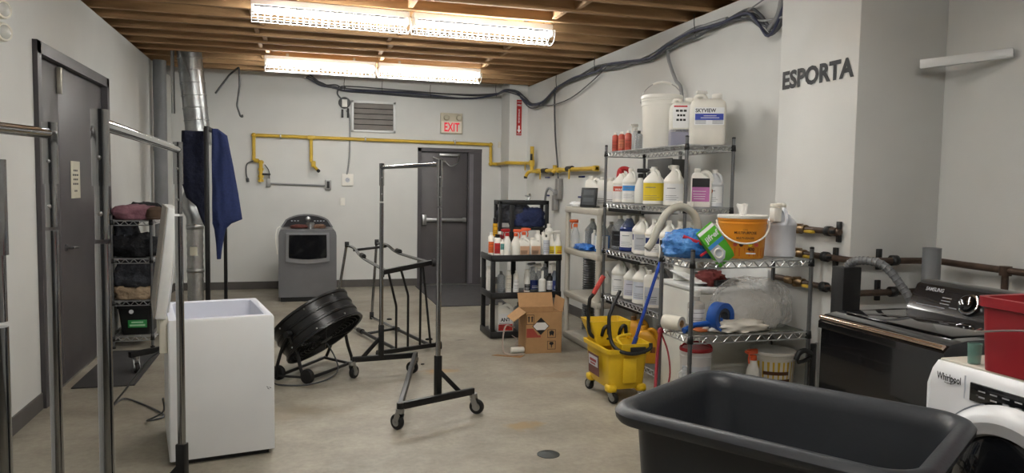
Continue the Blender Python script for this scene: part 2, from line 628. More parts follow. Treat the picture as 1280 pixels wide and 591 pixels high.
# exit door in the back wall
d2 = struct(MB().span((1.85, YB + .04, .02), (2.57, YB + .085, 2.05), .003).build('door_2', DOORM), 'grey steel exit door with a push bar')
MB().span((1.79, YB - .02, 0), (1.845, YB + .12, 2.11)).span((2.575, YB - .005, 0), (2.79, YB + .12, 2.11)).span((1.79, YB - .02, 2.055), (2.79, YB + .12, 2.11)).build('door_frame', FRAMEM, d2)
MB().span((2.60, YB - .006, .02), (2.66, YB - .004, 2.03)).build('frame_stop', mat('frame_edge', '#6d6a70', .4), d2)
MB().span((1.85, YB - .02, 0), (2.57, YB + .085, .02)).build('threshold', STEEL, d2)
pb = MB().span((1.87, YB - .03, .985), (2.55, YB + .005, 1.035), .006)
pb.span((1.86, YB - .035, .93), (1.93, YB + .04, 1.09), .01).span((2.50, YB - .01, .975), (2.55, YB + .04, 1.045), .005)
pb.build('push_bar', STEEL, d2)
dc = MB().span((2.13, YB - .0, 1.985), (2.44, YB + .04, 2.03), .006)
dc.tube([(2.42, YB - .01, 2.0), (2.41, YB - .09, 1.92), (2.35, YB - .12, 1.86), (2.27, YB - .12, 1.84), (2.2, YB - .1, 1.9)], .009, smooth=4)
dc.tube([(2.2, YB - .1, 1.9), (2.1, YB - .03, 1.94)], .012).tube([(2.1, YB - .03, 1.94), (2.02, YB - .02, 1.97)], .01)
dc.build('door_closer', STEEL, d2)
# ------------------------------------------------------------------ lights
TUBE = mat('fluorescent_tube', '#ffffff', .4, emit=('#f8f6f1', TUBE_E))
HOUS = mat('white_light_housing', '#e8e8e6', .4)


def strip_light(label, x0, y0, skew, group, zc=2.93):
    t = thing('caged_strip_light', label, 'light', (x0, y0, zc), math.atan(skew), group)
    L = 1.25
    h = MB().span((.0, -.045, 0), (L, .045, .05), .008)
    h.span((.01, -.058, .0), (L - .01, .058, .006), .002)
    h.build('housing', HOUS, t)
    for y in (-.045, .045):
        MB().tube([(.035, y, -.035), (L - .035, y, -.035)], .0165, 12).build('tube', TUBE, t)
    s_ = MB()
    for x in (.015, L - .015):
        s_.box((x, 0, -.03), (.022, .15, .06), .004)
    s_.build('socket', HOUS, t, each=True)
    g = MB()
    n = 25
    for k in range(n + 1):
        x = .005 + (L - .01) * k / n
        pts = []
        for j in range(9):
            a = PI * j / 8
            pts.append((x, -.105 * math.cos(a), -.012 - .115 * math.sin(a) ** .8))
        g.tube(pts, .0034, 5)
    for (y, z) in ((-.105, -.012), (-.092, -.066), (-.05, -.118), (.05, -.118), (.092, -.066), (.105, -.012)):
        g.tube([(.005, y, z), (L - .005, y, z)], .0034, 5)
    g.build('wire_guard', HOUS, t)
    hg = MB()
    for x in (.25, 1.0):
        hg.box((x, 0, .065), (.03, .05, .04), .003)
    hg.build('mounting_bracket', STEEL, t, each=True)
    return t


strip_light('left half of the nearer row of caged fluorescent strips under the joists', -.33, 6.32, .05, 'caged fluorescent strips')
strip_light('right half of the nearer row of caged fluorescent strips under the joists', .95, 6.384, .05, 'caged fluorescent strips')
strip_light('left half of the farther row of caged fluorescent strips, towards the exit sign', -.33, 9.07, .03, 'caged fluorescent strips')
strip_light('right half of the farther row of caged fluorescent strips, towards the exit sign', .95, 9.11, .03, 'caged fluorescent strips')
for yy, nm in ((3.55, 'just ahead of'), (.75, 'right above')):
    strip_light('left caged fluorescent strip hung overhead %s the photographer' % nm, -.33, yy, 0, 'overhead strips out of view')
    strip_light('right caged fluorescent strip hung overhead %s the photographer' % nm, .95, yy, 0, 'overhead strips out of view')

# ------------------------------------------------------------------ back wall fittings
lv = thing('louvre_vent', 'rectangular grey louvre vent with a white frame on the end wall', 'vent', (0, YB, 0))
x0, x1, z0, z1 = .80, 1.45, 2.31, 2.77
fr = MB()
for a, b in (((x0, -.035, z0), (x1, 0, z0 + .035)), ((x0, -.035, z1 - .035), (x1, 0, z1)), ((x0, -.035, z0), (x0 + .035, 0, z1)), ((x1 - .035, -.035, z0), (x1, 0, z1))):
    fr.span(a, b, .004)
fr.build('frame', WHT, lv)
MB().span((x0 + .03, -.004, z0 + .03), (x1 - .03, 0, z1 - .03)).build('backing', INK, lv)
sl = MB()
for k in range(5):
    z = z0 + .075 + k * .078
    sl.box(((x0 + x1) / 2, -.026, z), (x1 - x0 - .075, .005, .082), 0, Matrix.Rotation(-.55, 4, 'X'))
sl.build('slats', mat('louvre_grey', '#918c88', .5, .2), lv)
ex = thing('exit_sign', 'square cream exit sign with red letters above the grey exit door', 'sign', (2.30, YB, 2.487))
MB().span((-.17, -.05, -.155), (.17, 0, .155), .008).build('housing', mat('cream_metal', '#c9c3ae', .5), ex)
MB().span((-.155, -.053, -.14), (.155, -.05, .03)).build('sign_face', mat('sign_face', '#e3dccd', .5), ex)
MB().text('EXIT', (0, -.054, -.12), (1, 0, 0), (0, 0, 1), .185, width=.235, bold=.02).build('lettering', mat('exit_red', '#e0203a', .4, emit=('#e0203a', .25)), ex)
hd = MB()
for x in (-.085, .11):
    hd.lathe([(.045, 0), (.045, .03), (.036, .045), (.03, .046)], M=Matrix.Translation((x, -.05, .085)) @ Matrix.Rotation(PI / 2, 4, 'X'), seg=18)
hd.build('lamp_head', mat('lamp_head', '#b7b29d', .4), ex, each=True)
fs = tag(MB().span((3.075, 10.494, 2.28), (3.150, 10.4985, 2.79)).build('fire_extinguisher_sign', mat('sign_red', '#a32422', .5)), 'narrow red sign with a white arrow pointing down near the room corner', 'sign')
fi = MB()
fi.text('FIRE', (3.1125, 10.494, 2.70), (1, 0, 0), (0, 0, 1), .035, bold=.02)
fi.text('EXTINGUISHER', (3.100, 10.494, 2.555), (0, 0, -1), (1, 0, 0), .03, width=.20, bold=.015)
fi.prism([(-.03, .0), (0, -.045), (.03, .0), (.012, 0), (.012, .06), (-.012, .06), (-.012, 0)], .001, Matrix.Translation((3.1125, 10.4935, 2.36)) @ Matrix.Rotation(PI / 2, 4, 'X'))
for zz in (2.755, 2.30):
    fi.span((3.082, 10.4932, zz), (3.143, 10.494, zz + .006))
fi.build('print', LABW, fs)
wb = tag(MB().span((3.05, YB - .03, 2.14), (3.09, YB, 2.235), .004).build('wall_thermostat', CREAM), 'small cream box on the wall beside the yellow pipe bend', 'box')

# yellow gas pipe on the end wall, with the pilaster run and the valves
yr = .024
gp = thing('gas_pipe', 'yellow gas pipe running along the end wall and over the exit door', 'pipe', (0, 0, 0))
py = YB - .05
g = MB()
g.tube([(-.565, py, 1.86), (-.565, py, 2.215), (2.92, py, 2.185), (2.92, py, 1.885), (3.05, py, 1.885), (2.92, 10.46, 1.88), (3.15, 10.45, 1.88), (3.17, 10.06, 1.87)], yr, 14)
g.tube([(.225, py, 2.205), (.225, py, 1.86)], yr, 14)
g.tube([(.225, py, 1.87), (.255, py - .06, 1.80), (.315, py - .12, 1.73)], yr * .9, 12)
for p in ((-.565, py, 2.215), (2.92, py, 2.185), (2.92, py, 1.885)):
    g.sphere(p, .034, 12)
g.box((.225, py, 2.205), (.11, .06, .06), .015).box((.255, py - .05, 1.82), (.065, .065, .09), .015)
g.build('pipe_run', YELP, gp)
v = MB().tube([(-.565, py, 1.86), (-.50, py - .01, 1.85)], .028, 12).tube([(-.47, py - .02, 1.86), (-.47, py - .02, 1.56)], .026, 12)
for z in (1.83, 1.73, 1.63, 1.57):
    v.lathe([(.038, z - .018), (.038, z + .018)], c=(-.47, py - .02, 0), seg=8)
v.build('shutoff_valve', YELP, gp)
MB().box((-.40, py - .03, 1.66), (.12, .02, .03), .004).build('valve_handle', BLKP, gp)
MB().tube([(.315, py - .12, 1.73), (.33, py - .135, 1.715)], .025, 12).build('pipe_cap', BLKP, gp)
cl = MB()
for x in (-.2, 1.0, 2.35):
    cl.box((x, py, 2.205), (.02, .075, .07), .004)
cl.build('pipe_clip', STEEL, gp, each=True)
gc = tag(MB().tube([(-.565, py - .01, 1.85), (-.66, py, 1.80), (-.67, py + .02, 1.66), (-.65, py + .02, 1.58)], .009, 8, smooth=5).tube([(-.655, py + .01, 1.60), (-.65, py + .02, 1.55)], .02, 8)
         .tube([(-.42, py, 1.80), (-.36, py + .02, 1.70), (-.36, py + .03, 1.52)], .006, 6, smooth=4).build('looped_wire', CABLE),
         'short dark wire looping off the left yellow gas valve', 'wire')
eb = thing('conduit_outlet', 'grey conduit run along the end wall to a small outlet box', 'conduit', (0, 0, 0))
MB().tube([(-.36, YB - .025, 1.53), (.44, YB - .025, 1.51)], .013, 10).build('conduit', CABLEW, eb)
MB().span((.42, YB - .05, 1.45), (.51, YB, 1.60), .008).build('outlet_box', mat('box_grey', '#9a9a98', .45, .4), eb)
MB().span((.445, YB - .053, 1.475), (.485, YB - .05, 1.575), .003).build('outlet_face', INK, eb)
MB().span((-.40, YB - .05, 1.48), (-.34, YB, 1.60), .008).build('junction_box', mat('box_grey', '#9a9a98'), eb)
cb = thing('power_outlet', 'square white outlet plate on the end wall below the louvre vent', 'outlet', (.745, YB, 1.60))
MB().span((-.085, -.03, -.09), (.085, 0, .09), .008).build('plate', WHTP, cb)
oc = MB().lathe([(.035, 0), (.035, .004)], M=Matrix.Translation((0, -.03, 0)) @ Matrix.Rotation(PI / 2, 4, 'X'), seg=20)
oc.build('socket_face', LABG, cb)
oi = MB()
for a in range(3):
    oi.box((.014 * math.cos(a * 2.1), -.035, .014 * math.sin(a * 2.1)), (.005, .003, .011))
oi.build('socket_slot', INK, cb, each=True)
tag(MB().span((.64, YB - .006, 1.22), (.71, YB, 1.335), .003).build('blank_plate', WHTP), 'small white blank plate low on the end wall below the outlet', 'plate')
fa = thing('alarm_fitting', 'small white and black fitting left of the louvre vent', 'fitting', (.70, YB, 2.70))
MB().lathe([(.085, 0), (.085, .035), (.075, .05)], M=Matrix.Translation((0, 0, .03)) @ Matrix.Rotation(PI / 2, 4, 'X'), seg=24).build('round_base', BLKP, fa)
MB().box((0, -.06, .02), (.075, .03, .11), .006).build('white_cover', WHTP, fa)
MB().box((-.03, -.04, -.13), (.03, .035, .12), .006).box((.05, -.04, -.12), (.03, .035, .14), .006).build('terminal', BLKP, fa, each=True)
tag(MB().tube([(.73, YB - .03, 2.62), (.775, YB - .02, 2.5), (.775, YB - .02, 2.0), (.75, YB - .02, 1.75), (.735, YB - .02, 1.68)], .013, 8, smooth=5).build('wall_conduit', CABLEW),
    'thin grey conduit dropping from the vent fitting to the white outlet plate', 'conduit')
tag(MB().span((-1.60, YB - .012, 1.80), (-1.53, YB, 1.93), .004).build('light_switch', mat('cream_metal', '#c9c3ae')), 'cream light switch plate on the end wall between grey pipe and duct', 'switch')

# cables
cw = YB - .04
base = [(.18, 11.3, 3.10), (.40, cw, 3.0), (.576, cw, 2.955), (.72, cw, 2.951), (1.27, cw, 2.943), (1.99, cw, 2.925), (2.61, cw, 2.92), (2.94, 11.1, 2.95), (2.90, 10.5, 2.94), (3.06, 10.42, 2.90), (3.16, 10.36, 2.80), (3.19, 10.1, 2.69), (3.2, 9.63, 2.70), (3.2, 9.1, 2.825),
        (3.2, 8.45, 2.86), (3.2, 7.83, 2.855), (3.2, 7.46, 2.845), (3.2, 7.0, 2.80), (3.2, 6.47, 2.79), (3.2, 6.08, 2.83), (3.2, 5.67, 2.86), (3.2, 5.3, 2.865), (3.2, 4.92, 2.845), (3.19, 4.75, 2.77), (3.18, 4.6, 2.66), (3.16, 4.45, 2.72), (3.15, 4.36, 2.97)]
cb_ = thing('cable_bundle', 'bundle of dark cables slung along the end wall and right wall under the joists', 'cable', (0, 0, 0))
for i in range(5):
    pts = []
    for j, p in enumerate(base):
        r_ = random.Random(i * 100 + j)
        pts.append((min(p[0] - .012 * (i % 3), 3.22), min(p[1] - .012 * (i % 2), YB - .02), p[2] + r_.uniform(-.028, .028) - .01 * i))
    MB().tube(pts, .009 if i % 2 else .011, 7, smooth=5).build('cable', CABLE if i != 2 else mat('blue_grey_cable', '#3d4258', .5), cb_)
tz = MB()
for p in (base[3], base[4], base[5], base[7], base[15], base[20], base[13]):
    tz.tube([(p[0] - .02, p[1] - .03, p[2] - .06), (p[0] - .03, p[1] - .02, p[2] + .05), (p[0] - .02, p[1], p[2] + .13)], .004, 5)
tz.build('cable_tie', BLKP, cb_, each=True)
ez = tag(MB().tube([(3.19, 9.15, 2.81), (3.2, 9.2, 2.63), (3.2, 9.15, 2.2), (3.2, 9.04, 1.83), (3.2, 9.0, 1.62)], .011, 7, smooth=6).build('cable_drop', CABLE),
         'dark cable dropping down the right wall to the dryer outlet', 'cable')
tag(MB().tube([(3.2, 9.9, 2.66), (3.2, 9.3, 2.60), (3.2, 8.6, 2.62), (3.2, 8.0, 2.72), (3.2, 7.46, 2.85)], .007, 6, smooth=6).build('sagging_cable', CABLE), 'thin cable sagging below the bundle on the right wall', 'cable')
tag(MB().tube([(3.2, 5.2, 2.86), (3.2, 5.6, 2.87), (3.2, 6.0, 2.85), (3.2, 6.13, 2.80), (3.2, 6.14, 2.7), (3.2, 6.0, 2.5), (3.2, 5.88, 2.36), (3.2, 5.87, 1.8)], .016, 9, smooth=6).build('flexible_conduit', CABLEW),
    'grey flexible conduit bending down the right wall behind the white pail', 'conduit')
tag(MB().tube([(.72, cw, 2.95), (.62, cw, 2.92), (.60, cw, 2.85), (.66, cw, 2.78), (.72, cw, 2.74)], .012, 7, smooth=5).build('cable_loop', CABLE), 'cable loop dropping to the fitting left of the vent', 'cable')
tag(MB().tube([(3.16, 4.6, 2.66), (3.13, 4.45, 2.74), (3.1, 4.36, 2.97)], .018, 7, smooth=5).tube([(3.2, 5.0, 2.83), (3.17, 4.7, 2.74), (3.13, 4.4, 2.70)], .008, 6, smooth=4).tube([(3.19, 4.95, 2.85), (3.17, 4.6, 2.90), (3.12, 4.36, 2.96)], .006, 6).build('cable_tail', CABLEW),
    'grey cable tails gathered against the lettered pilaster', 'cable')

# right wall gas manifold
gm = thing('gas_manifold', 'yellow gas manifold with black valves on the right wall corner', 'pipe', (0, 0, 0))
m_ = MB().tube([(3.17, 10.03, 2.10), (3.17, 10.02, 1.74)], .028, 12).tube([(3.17, 10.0, 1.755), (3.17, 7.66, 1.755)], .026, 12)
m_.tube([(3.17, 10.03, 1.76), (3.14, 10.12, 1.74), (3.12, 10.15, 1.68)], .024, 12).tube([(3.17, 9.0, 1.78), (3.12, 9.0, 1.72)], .026, 12)
m_.tube([(3.17, 9.05, 1.76), (3.17, 9.05, 1.82)], .03, 12)
for y in (7.7, 8.9, 9.75):
    m_.box((3.17, y, 1.755), (.065, .08, .065), .015)
m_.box((3.17, 10.03, 1.87), (.07, .07, .09), .015)
m_.build('pipe_run', YELP, gm)
MB().tube([(3.17, 9.55, 1.755), (3.17, 9.37, 1.755)], .035, 10).tube([(3.17, 8.6, 1.765), (3.17, 8.43, 1.765)], .035, 10).box((3.13, 9.93, 1.95), (.03, .03, .09), .006).tube([(3.12, 10.15, 1.69), (3.12, 10.155, 1.66)], .027, 10).tube([(3.12, 9.0, 1.72), (3.11, 9.0, 1.69)], .028, 10).build('valve_body', BLKP, gm)
MB().box((3.12, 9.5, 1.70), (.012, .03, .12), .004).box((3.12, 8.4, 1.70), (.012, .03, .12), .004).box((3.13, 10.22, 1.82), (.012, .03, .1), .004).build('valve_handle', YELP, gm)
gt = MB()
for y in (9.55, 8.3):
    for z in (1.66, 1.42):
        gt.span((XR - .006, y - .1, z), (XR - .003, y + .1, z + .02))
gt.build('marking', NAVY, gm, each=True)
do = thing('dryer_outlet', 'grey outlet box with a thick plug cord on the right wall', 'outlet', (3.2, 9.0, 1.52))
MB().box((.005, 0, 0), (.06, .12, .26), .008).box((.005, .12, -.18), (.06, .11, .2), .008).build('box', mat('box_grey', '#9a9a98'), do)
MB().tube([(-.03, .0, -.05), (-.09, .14, -.0), (-.09, .26, -.25), (-.08, .2, -.9)], .016, 8, smooth=6).build('plug_cord', CABLEW, do)
MB().box((-.035, .02, -.04), (.04, .07, .07), .01).build('plug', CABLEW, do)
mb = tag(MB().span((3.10, 5.82, 1.62), (3.24, 6.27, 1.80), .004).span((3.09, 5.815, 1.61), (3.10, 6.275, 1.81), .002).build('electrical_box', mat('dark_grey_box', '#5d5e5d', .45, .3)),
         'dark grey metal electrical box on the right wall behind the jugs', 'box')

# pilaster lettering, corner bar
esp = MB().text('ESPORTA', (PX - .003, 3.944, 2.205), (0, -1, 0), (0, 0, 1), .150, width=.655, bold=.042)
tag(esp.build('wall_lettering', mat('vinyl_black', '#1c1d20', .6, var=.2)), 'large black vinyl letters on the pilaster', 'lettering')
br = tag(MB().bar((3.40, 3.50, 2.27), (3.64, 3.13, 2.29), .035, .05, .004).build('corner_bar', WHT), 'white bar bridging the corner high on the wall right of the lettering', 'bar')

# supply pipes at the pilaster and corner
sp = thing('water_pipe', 'brown copper pipe rounding the pilaster at the height of the washer console', 'pipe')
MB().tube([(3.018, 4.28, 1.16), (3.018, 3.5, 1.16), (3.57, 3.49, 1.155), (3.58, 3.3, 1.15), (3.58, -2, 1.10)], .019, 12).build('pipe_run', COPPER, sp)
MB().tube([(3.58, 3.05, 1.15), (3.58, 3.05, .98)], .018, 10).lathe([(.03, 1.12), (.03, 1.17)], c=(3.58, 3.05, 0)).build('tee', COPPER, sp)
sp2 = thing('water_pipe', 'lower brown copper pipe rounding the pilaster behind the black washer', 'pipe')
MB().tube([(3.018, 4.28, .985), (3.018, 3.5, .975), (3.57, 3.49, .98)], .019, 12).build('pipe_run', COPPER, sp2)
sp3 = thing('water_pipe', 'short stub of copper pipe with a valve behind the white jug', 'pipe')
MB().tube([(3.018, 4.25, 1.315), (3.018, 3.63, 1.312)], .018, 12).tube([(3.018, 3.72, 1.312), (3.018, 3.66, 1.312)], .026, 10).build('pipe_run', COPPER, sp3)
for t_, z, ys, far in ((sp, 1.16, (3.68,), True), (sp2, .98, (3.68,), True), (sp3, 1.313, (3.66,), False)):
    b_ = MB()
    for y in ys:
        b_.box((3.01, y, z), (.08, .018, .02), .003).tube([(3.018, y + .045, z), (3.018, y + .085, z)], .03, 12).box((3.035, y, z), (.02, .03, .12), .003)
    if far:
        for x in (3.24,):
            b_.box((x, 3.53, z), (.018, .09, .02), .003).tube([(x + .02, 3.495, z), (x + .06, 3.495, z)], .03, 12).box((x, 3.567, z), (.03, .02, .12), .003)
    b_.build('pipe_bracket', BLKP, t_, each=True)
    v_ = MB().tube([(3.018, 4.10, z), (3.018, 3.93, z)], .026, 12).lathe([(.026, -.03), (.026, .03)], c=(3.018, 4.0, z), seg=10).tube([(3.018, 4.02, z), (2.985, 4.02, z)], .018, 10)
    v_.build('valve', BRASS, t_)
    MB().box((2.996, 3.87, z - .012), (.03, .075, .018), .004).build('valve_handle', YELP, t_)
b2 = MB().box((3.61, 2.55, 1.14), (.08, .02, .02), .003).tube([(3.58, 2.50, 1.14), (3.58, 2.42, 1.14)], .03, 12).box((3.645, 2.55, 1.14), (.02, .03, .12), .003)
b2.build('pipe_bracket', BLKP, sp)
tag(MB().lathe([(.048, 0), (.048, 1.24), (.04, 1.24), (.04, 1.2)], c=(3.43, 3.38, 0), seg=24, cap=False).build('standpipe', PIPEG), 'grey plastic standpipe in the corner behind the black washer', 'pipe')
# ------------------------------------------------------------------ left side
gpipe = tag(MB().lathe([(.075, 0), (.075, 2.97)], c=(-1.545, 9.85, 0), seg=28).lathe([(.082, 1.90), (.082, 1.95)], c=(-1.545, 9.85, 0), seg=28).build('drain_stack', PIPEG),
            'thick grey vertical pipe beside the left wall', 'pipe')
du = thing('spiral_duct', 'wide silver spiral duct leaning down from the ceiling', 'duct')
p0, p1 = Vector((-1.165, 9.3, 3.2)), Vector((-1.05, 9.28, 1.95))
ddir = (p1 - p0)
q = ddir.to_track_quat('Z', 'Y').to_matrix().to_4x4()
L = ddir.length
prof = []
n = 9
for k in range(n):
    a, b = L * k / n, L * (k + 1) / n
    prof += [(.132, a), (.132, b - .016), (.138, b - .012), (.138, b - .004)]
MB().lathe(prof, M=Matrix.Translation(p0) @ q, seg=36).build('duct_body', GALV, du)
MB().tube([(-1.30, 9.15, 3.2), (-1.13, 9.14, 2.72)], .012, 6).tube([(-1.31, 9.2, 3.2), (-1.31, 9.22, 2.3)], .02, 6).build('hanger_strap', STEEL, du)
fd = thing('foil_duct', 'silver foil duct with an elbow standing behind the hanging clothes', 'duct')
fp = []
for k in range(26):
    fp.append((.086 + (.005 if k % 2 else 0), k * 1.06 / 25))
MB().lathe(fp, c=(-1.11, 9.3, 0), seg=26).build('foil_riser', FOIL, fd)
MB().tube([(-1.11, 9.3, 1.05), (-1.12, 9.3, 1.16), (-1.17, 9.3, 1.28), (-1.12, 9.29, 1.45), (-1.06, 9.28, 1.65), (-1.045, 9.28, 1.96)], .09, 20, smooth=4).build('elbow', GALV, fd)
MB().shell(.094, .70, .80, -2.1, -1.2, c=(-1.11, 9.3, 0)).build('tag_sticker', mat('paper', '#cfcbb8'), fd)
MB().lathe([(.096, 1.0), (.096, 1.05)], c=(-1.11, 9.3, 0), seg=26).lathe([(.096, .5), (.096, .54)], c=(-1.11, 9.3, 0), seg=26).build('clamp_band', STEEL, fd, each=True)
hs = tag(MB().tube([(-.93, 9.9, 2.62), (-.78, 10.0, 2.86), (-.67, 10.1, 2.98), (-.665, 10.1, 2.75), (-.70, 10.1, 2.5), (-.66, 10.1, 2.37), (-.63, 10.1, 2.36), (-.64, 10.1, 2.39)], .012, 7).build('hanging_strap', BLKP),
         'black strap hanging from the last joist beside the duct', 'strap')

# emergency lamp
em = thing('emergency_light', 'twin-headed emergency light high on the left wall', 'light', (XL, 4.72, 2.4))
MB().span((0, -.28, -.08), (.07, -.06, .12), .01).build('case', CREAM, em)
for z in (.055, -.065):
    h_ = MB().lathe([(.02, -.09), (.045, -.05), (.052, 0), (.048, .012)], M=Matrix.Translation((.14, 0, z)) @ Matrix.Rotation(PI / 2, 4, 'Y') @ Matrix.Rotation(.5, 4, 'X'), seg=20)
    h_.tube([(.06, -.08, z), (.1, -.02, z)], .012)
    hh = h_.build('lamp_head', CREAM, em)
    MB().lathe([(.044, .006), (.03, .02), (.001, .024)], M=Matrix.Translation((.14, 0, z)) @ Matrix.Rotation(PI / 2, 4, 'Y') @ Matrix.Rotation(.5, 4, 'X'), seg=20).build('lens', CLEAR, hh)


def caster(parent, x, y, ang=0., r=.05, top=.14, wheel=RUB, name='caster'):
    c = MB().lathe([(.028, top - .03), (.028, top)], c=(x, y, 0), seg=14)
    ca, sa = math.cos(ang), math.sin(ang)
    ox, oy = x + .025 * ca, y + .025 * sa
    for s in (-1, 1):
        nx, ny = -sa * .02 * s, ca * .02 * s
        c.bar((x + nx, y + ny, top - .03), (ox + nx, oy + ny, r), .004, .04)
    c.tube([(ox - sa * -.026, oy + ca * -.026, r), (ox - sa * .026, oy + ca * .026, r)], .008, 8)
    f = c.build(name, STEEL, parent)
    M = Matrix.Translation((ox, oy, r)) @ Matrix.Rotation(ang, 4, 'Z') @ Matrix.Rotation(PI / 2, 4, 'X')
    MB().lathe([(r * .5, -.015), (r * .92, -.016), (r, -.01), (r, .01), (r * .92, .016), (r * .5, .015)], M=M, seg=26).build('wheel', wheel, f)
    MB().lathe([(r * .55, -.018), (r * .55, .018)], M=M, seg=18).build('wheel_hub', STEEL, f)
    return f


def post(parent, x, y, z0, z1, r=.0165, name='post', cap=.012):
    p = MB().tube([(x, y, z0), (x, y, z1 - .30)], r, 18).tube([(x, y, z1 - .29), (x, y, z1 - .16)], r * .92, 18).tube([(x, y, z1 - .165), (x, y, z1 + cap)], r * 1.2, 18)
    o = p.build(name, CHROME, parent)
    b = MB()
    for z in (z1 - .10, z1 - .23):
        b.sphere((x - .0, y - r * 1.12, z), .006, 8)
    b.build('button', STEEL, o, each=True)
    return o


def z_rack(label, A, B, zr, feet, group='rolling garment racks'):
    """rolling rack: two chrome posts A, B joined by a rail, black Z-shaped base whose bars are feet=[a0,a1,b0,b1]"""
    t = thing('garment_rack', label, 'rack', ((A[0] + B[0]) / 2, (A[1] + B[1]) / 2, 0), 0, group)
    ox, oy = t.location.x, t.location.y
    A = (A[0] - ox, A[1] - oy); B = (B[0] - ox, B[1] - oy)
    F = [(p[0] - ox, p[1] - oy) for p in feet]
    post(t, A[0], A[1], .16, zr); post(t, B[0], B[1], .16, zr)
    MB().tube([(A[0], A[1], zr - .02), (B[0], B[1], zr - .02)], .0155, 18).build('rail', CHROME, t)
    zb = .155
    bs = MB().bar((*F[0], zb), (*F[1], zb), .032, .045, .004).bar((*F[2], zb), (*F[3], zb), .032, .045, .004)
    bs.bar((*F[1], zb), (*F[2], zb), .032, .045, .004)
    for p in (F[1], F[2]):
        bs.lathe([(.022, zb - .022), (.022, zb + .022)], c=(p[0], p[1], 0), seg=14)
    bs.build('base', BLK, t)
    for P_, f0, f1 in ((A, F[0], F[1]), (B, F[2], F[3])):
        d = (Vector(f1) - Vector(f0)).normalized()
        s_ = MB().box((P_[0], P_[1], zb + .13), (.04, .04, .27), .004, math.atan2(d.y, d.x))
        s_.build('post_sleeve', BLK, t)
        e_ = MB()
        sg = 1 if f0 is F[0] and False else -1
        out = Vector(f0) if P_ is A else Vector(f1)
        dd = (out - Vector(P_)).normalized() * .15
        e_.bar((P_[0], P_[1], zb + .17), (P_[0] + dd.x, P_[1] + dd.y, zb + .01), .022, .03, .003)
        e_.build('brace', BLK, t)
    a = 0
    for p, a in zip(F, (.9, 2.6, 2.2, -.6)):
        caster(t, p[0], p[1], a)
    return t


z_rack('empty rolling garment rack standing on the open floor between freezer and mop bucket',
       (.66, 6.03), (.907, 4.86), 1.70, [(.43, 6.0), (.94, 6.06), (.63, 4.66), (1.16, 4.90)])
z_rack('chrome garment rack with its thick near post in front of the grey double door',
       (-.435, 1.955), (-.474, 3.44), 1.70, [(-.16, 1.82), (-.70, 2.06), (-.22, 3.36), (-.74, 3.58)])
z_rack('chrome garment rack cut off by the left edge, its rail crossing the door frame',
       (-1.05, 1.25), (-.68, 2.465), 1.70, [(-1.3, 1.25), (-.80, 1.22), (-.92, 2.5), (-.45, 2.52)])
z_rack('garment rack of which only one dark post shows at the very left edge',
       (-.62, .40), (-.534, 1.60), 1.572, [(-.85, .45), (-.40, .35), (-.75, 1.68), (-.30, 1.52)])

# black rack with hanging clothes
bx, by0, by1, bz = -.757, 7.2, 8.4, 2.02
br = thing('garment_rack', 'tall black garment rack with jackets hanging behind the freezer', 'rack', (bx, (by0 + by1) / 2, 0), 0, 'rolling garment racks')
h = (by1 - by0) / 2
MB().box((0, -h, .15 + (bz - .15) / 2), (.04, .04, bz - .15), .004).build('post', BLK, br)
MB().box((0.05, h, .15 + (bz - .15) / 2), (.035, .035, bz - .15), .004).build('post', BLK, br)
MB().bar((0, -h, bz), (.05, h, bz), .035, .035, .004).build('rail', BLK, br)
MB().bar((-.52, -h - .67, .155), (.3, -h + .1, .155), .04, .045, .004).bar((.3, -h + .1, .155), (-.2, h, .155), .04, .045, .004).bar((-.2, h, .155), (.3, h, .155), .04, .045, .004).build('base', BLK, br)
for p, a in (((-.48, -h - .63), -1.2), ((.3, -h + .1), .4), ((-.2, h), 2.), ((.3, h), 0.)):
    caster(br, *p, a, r=.045, top=.135)
g1 = tag(MB().drape([(2.0, -.98, -.775), (1.75, -.985, -.775), (1.52, -.985, -.775), (1.40, -.95, -.775), (1.32, -.86, -.775), (1.22, -.83, -.775), (1.14, -.80, -.775)], 7.36, .05, .03, 9, seed=2).build('dark_jacket', NAVYC),
         'dark navy jacket hanging on the left side of the black rack post', 'jacket')
g2 = tag(MB().drape([(2.03, -.735, -.68), (1.97, -.735, -.60), (1.7, -.735, -.55), (1.45, -.735, -.51), (1.20, -.735, -.475), (1.16, -.735, -.57), (1.11, -.72, -.62), (.95, -.705, -.65), (.83, -.70, -.665)], 7.42, .05, .03, 9, seed=5).build('denim_jacket', DENIM),
         'blue denim jacket hanging on the right side of the black rack post', 'jacket')
g3 = tag(MB().drape([(1.75, -.745, -.66), (1.5, -.745, -.67), (1.2, -.74, -.69)], 7.62, .03, .02, 9, seed=8).build('white_shirt', mat('white_cloth', '#c8c8c2', .9, bump=.3, bscale=150)),
         'strip of white cloth showing between the two jackets on the black rack', 'shirt')

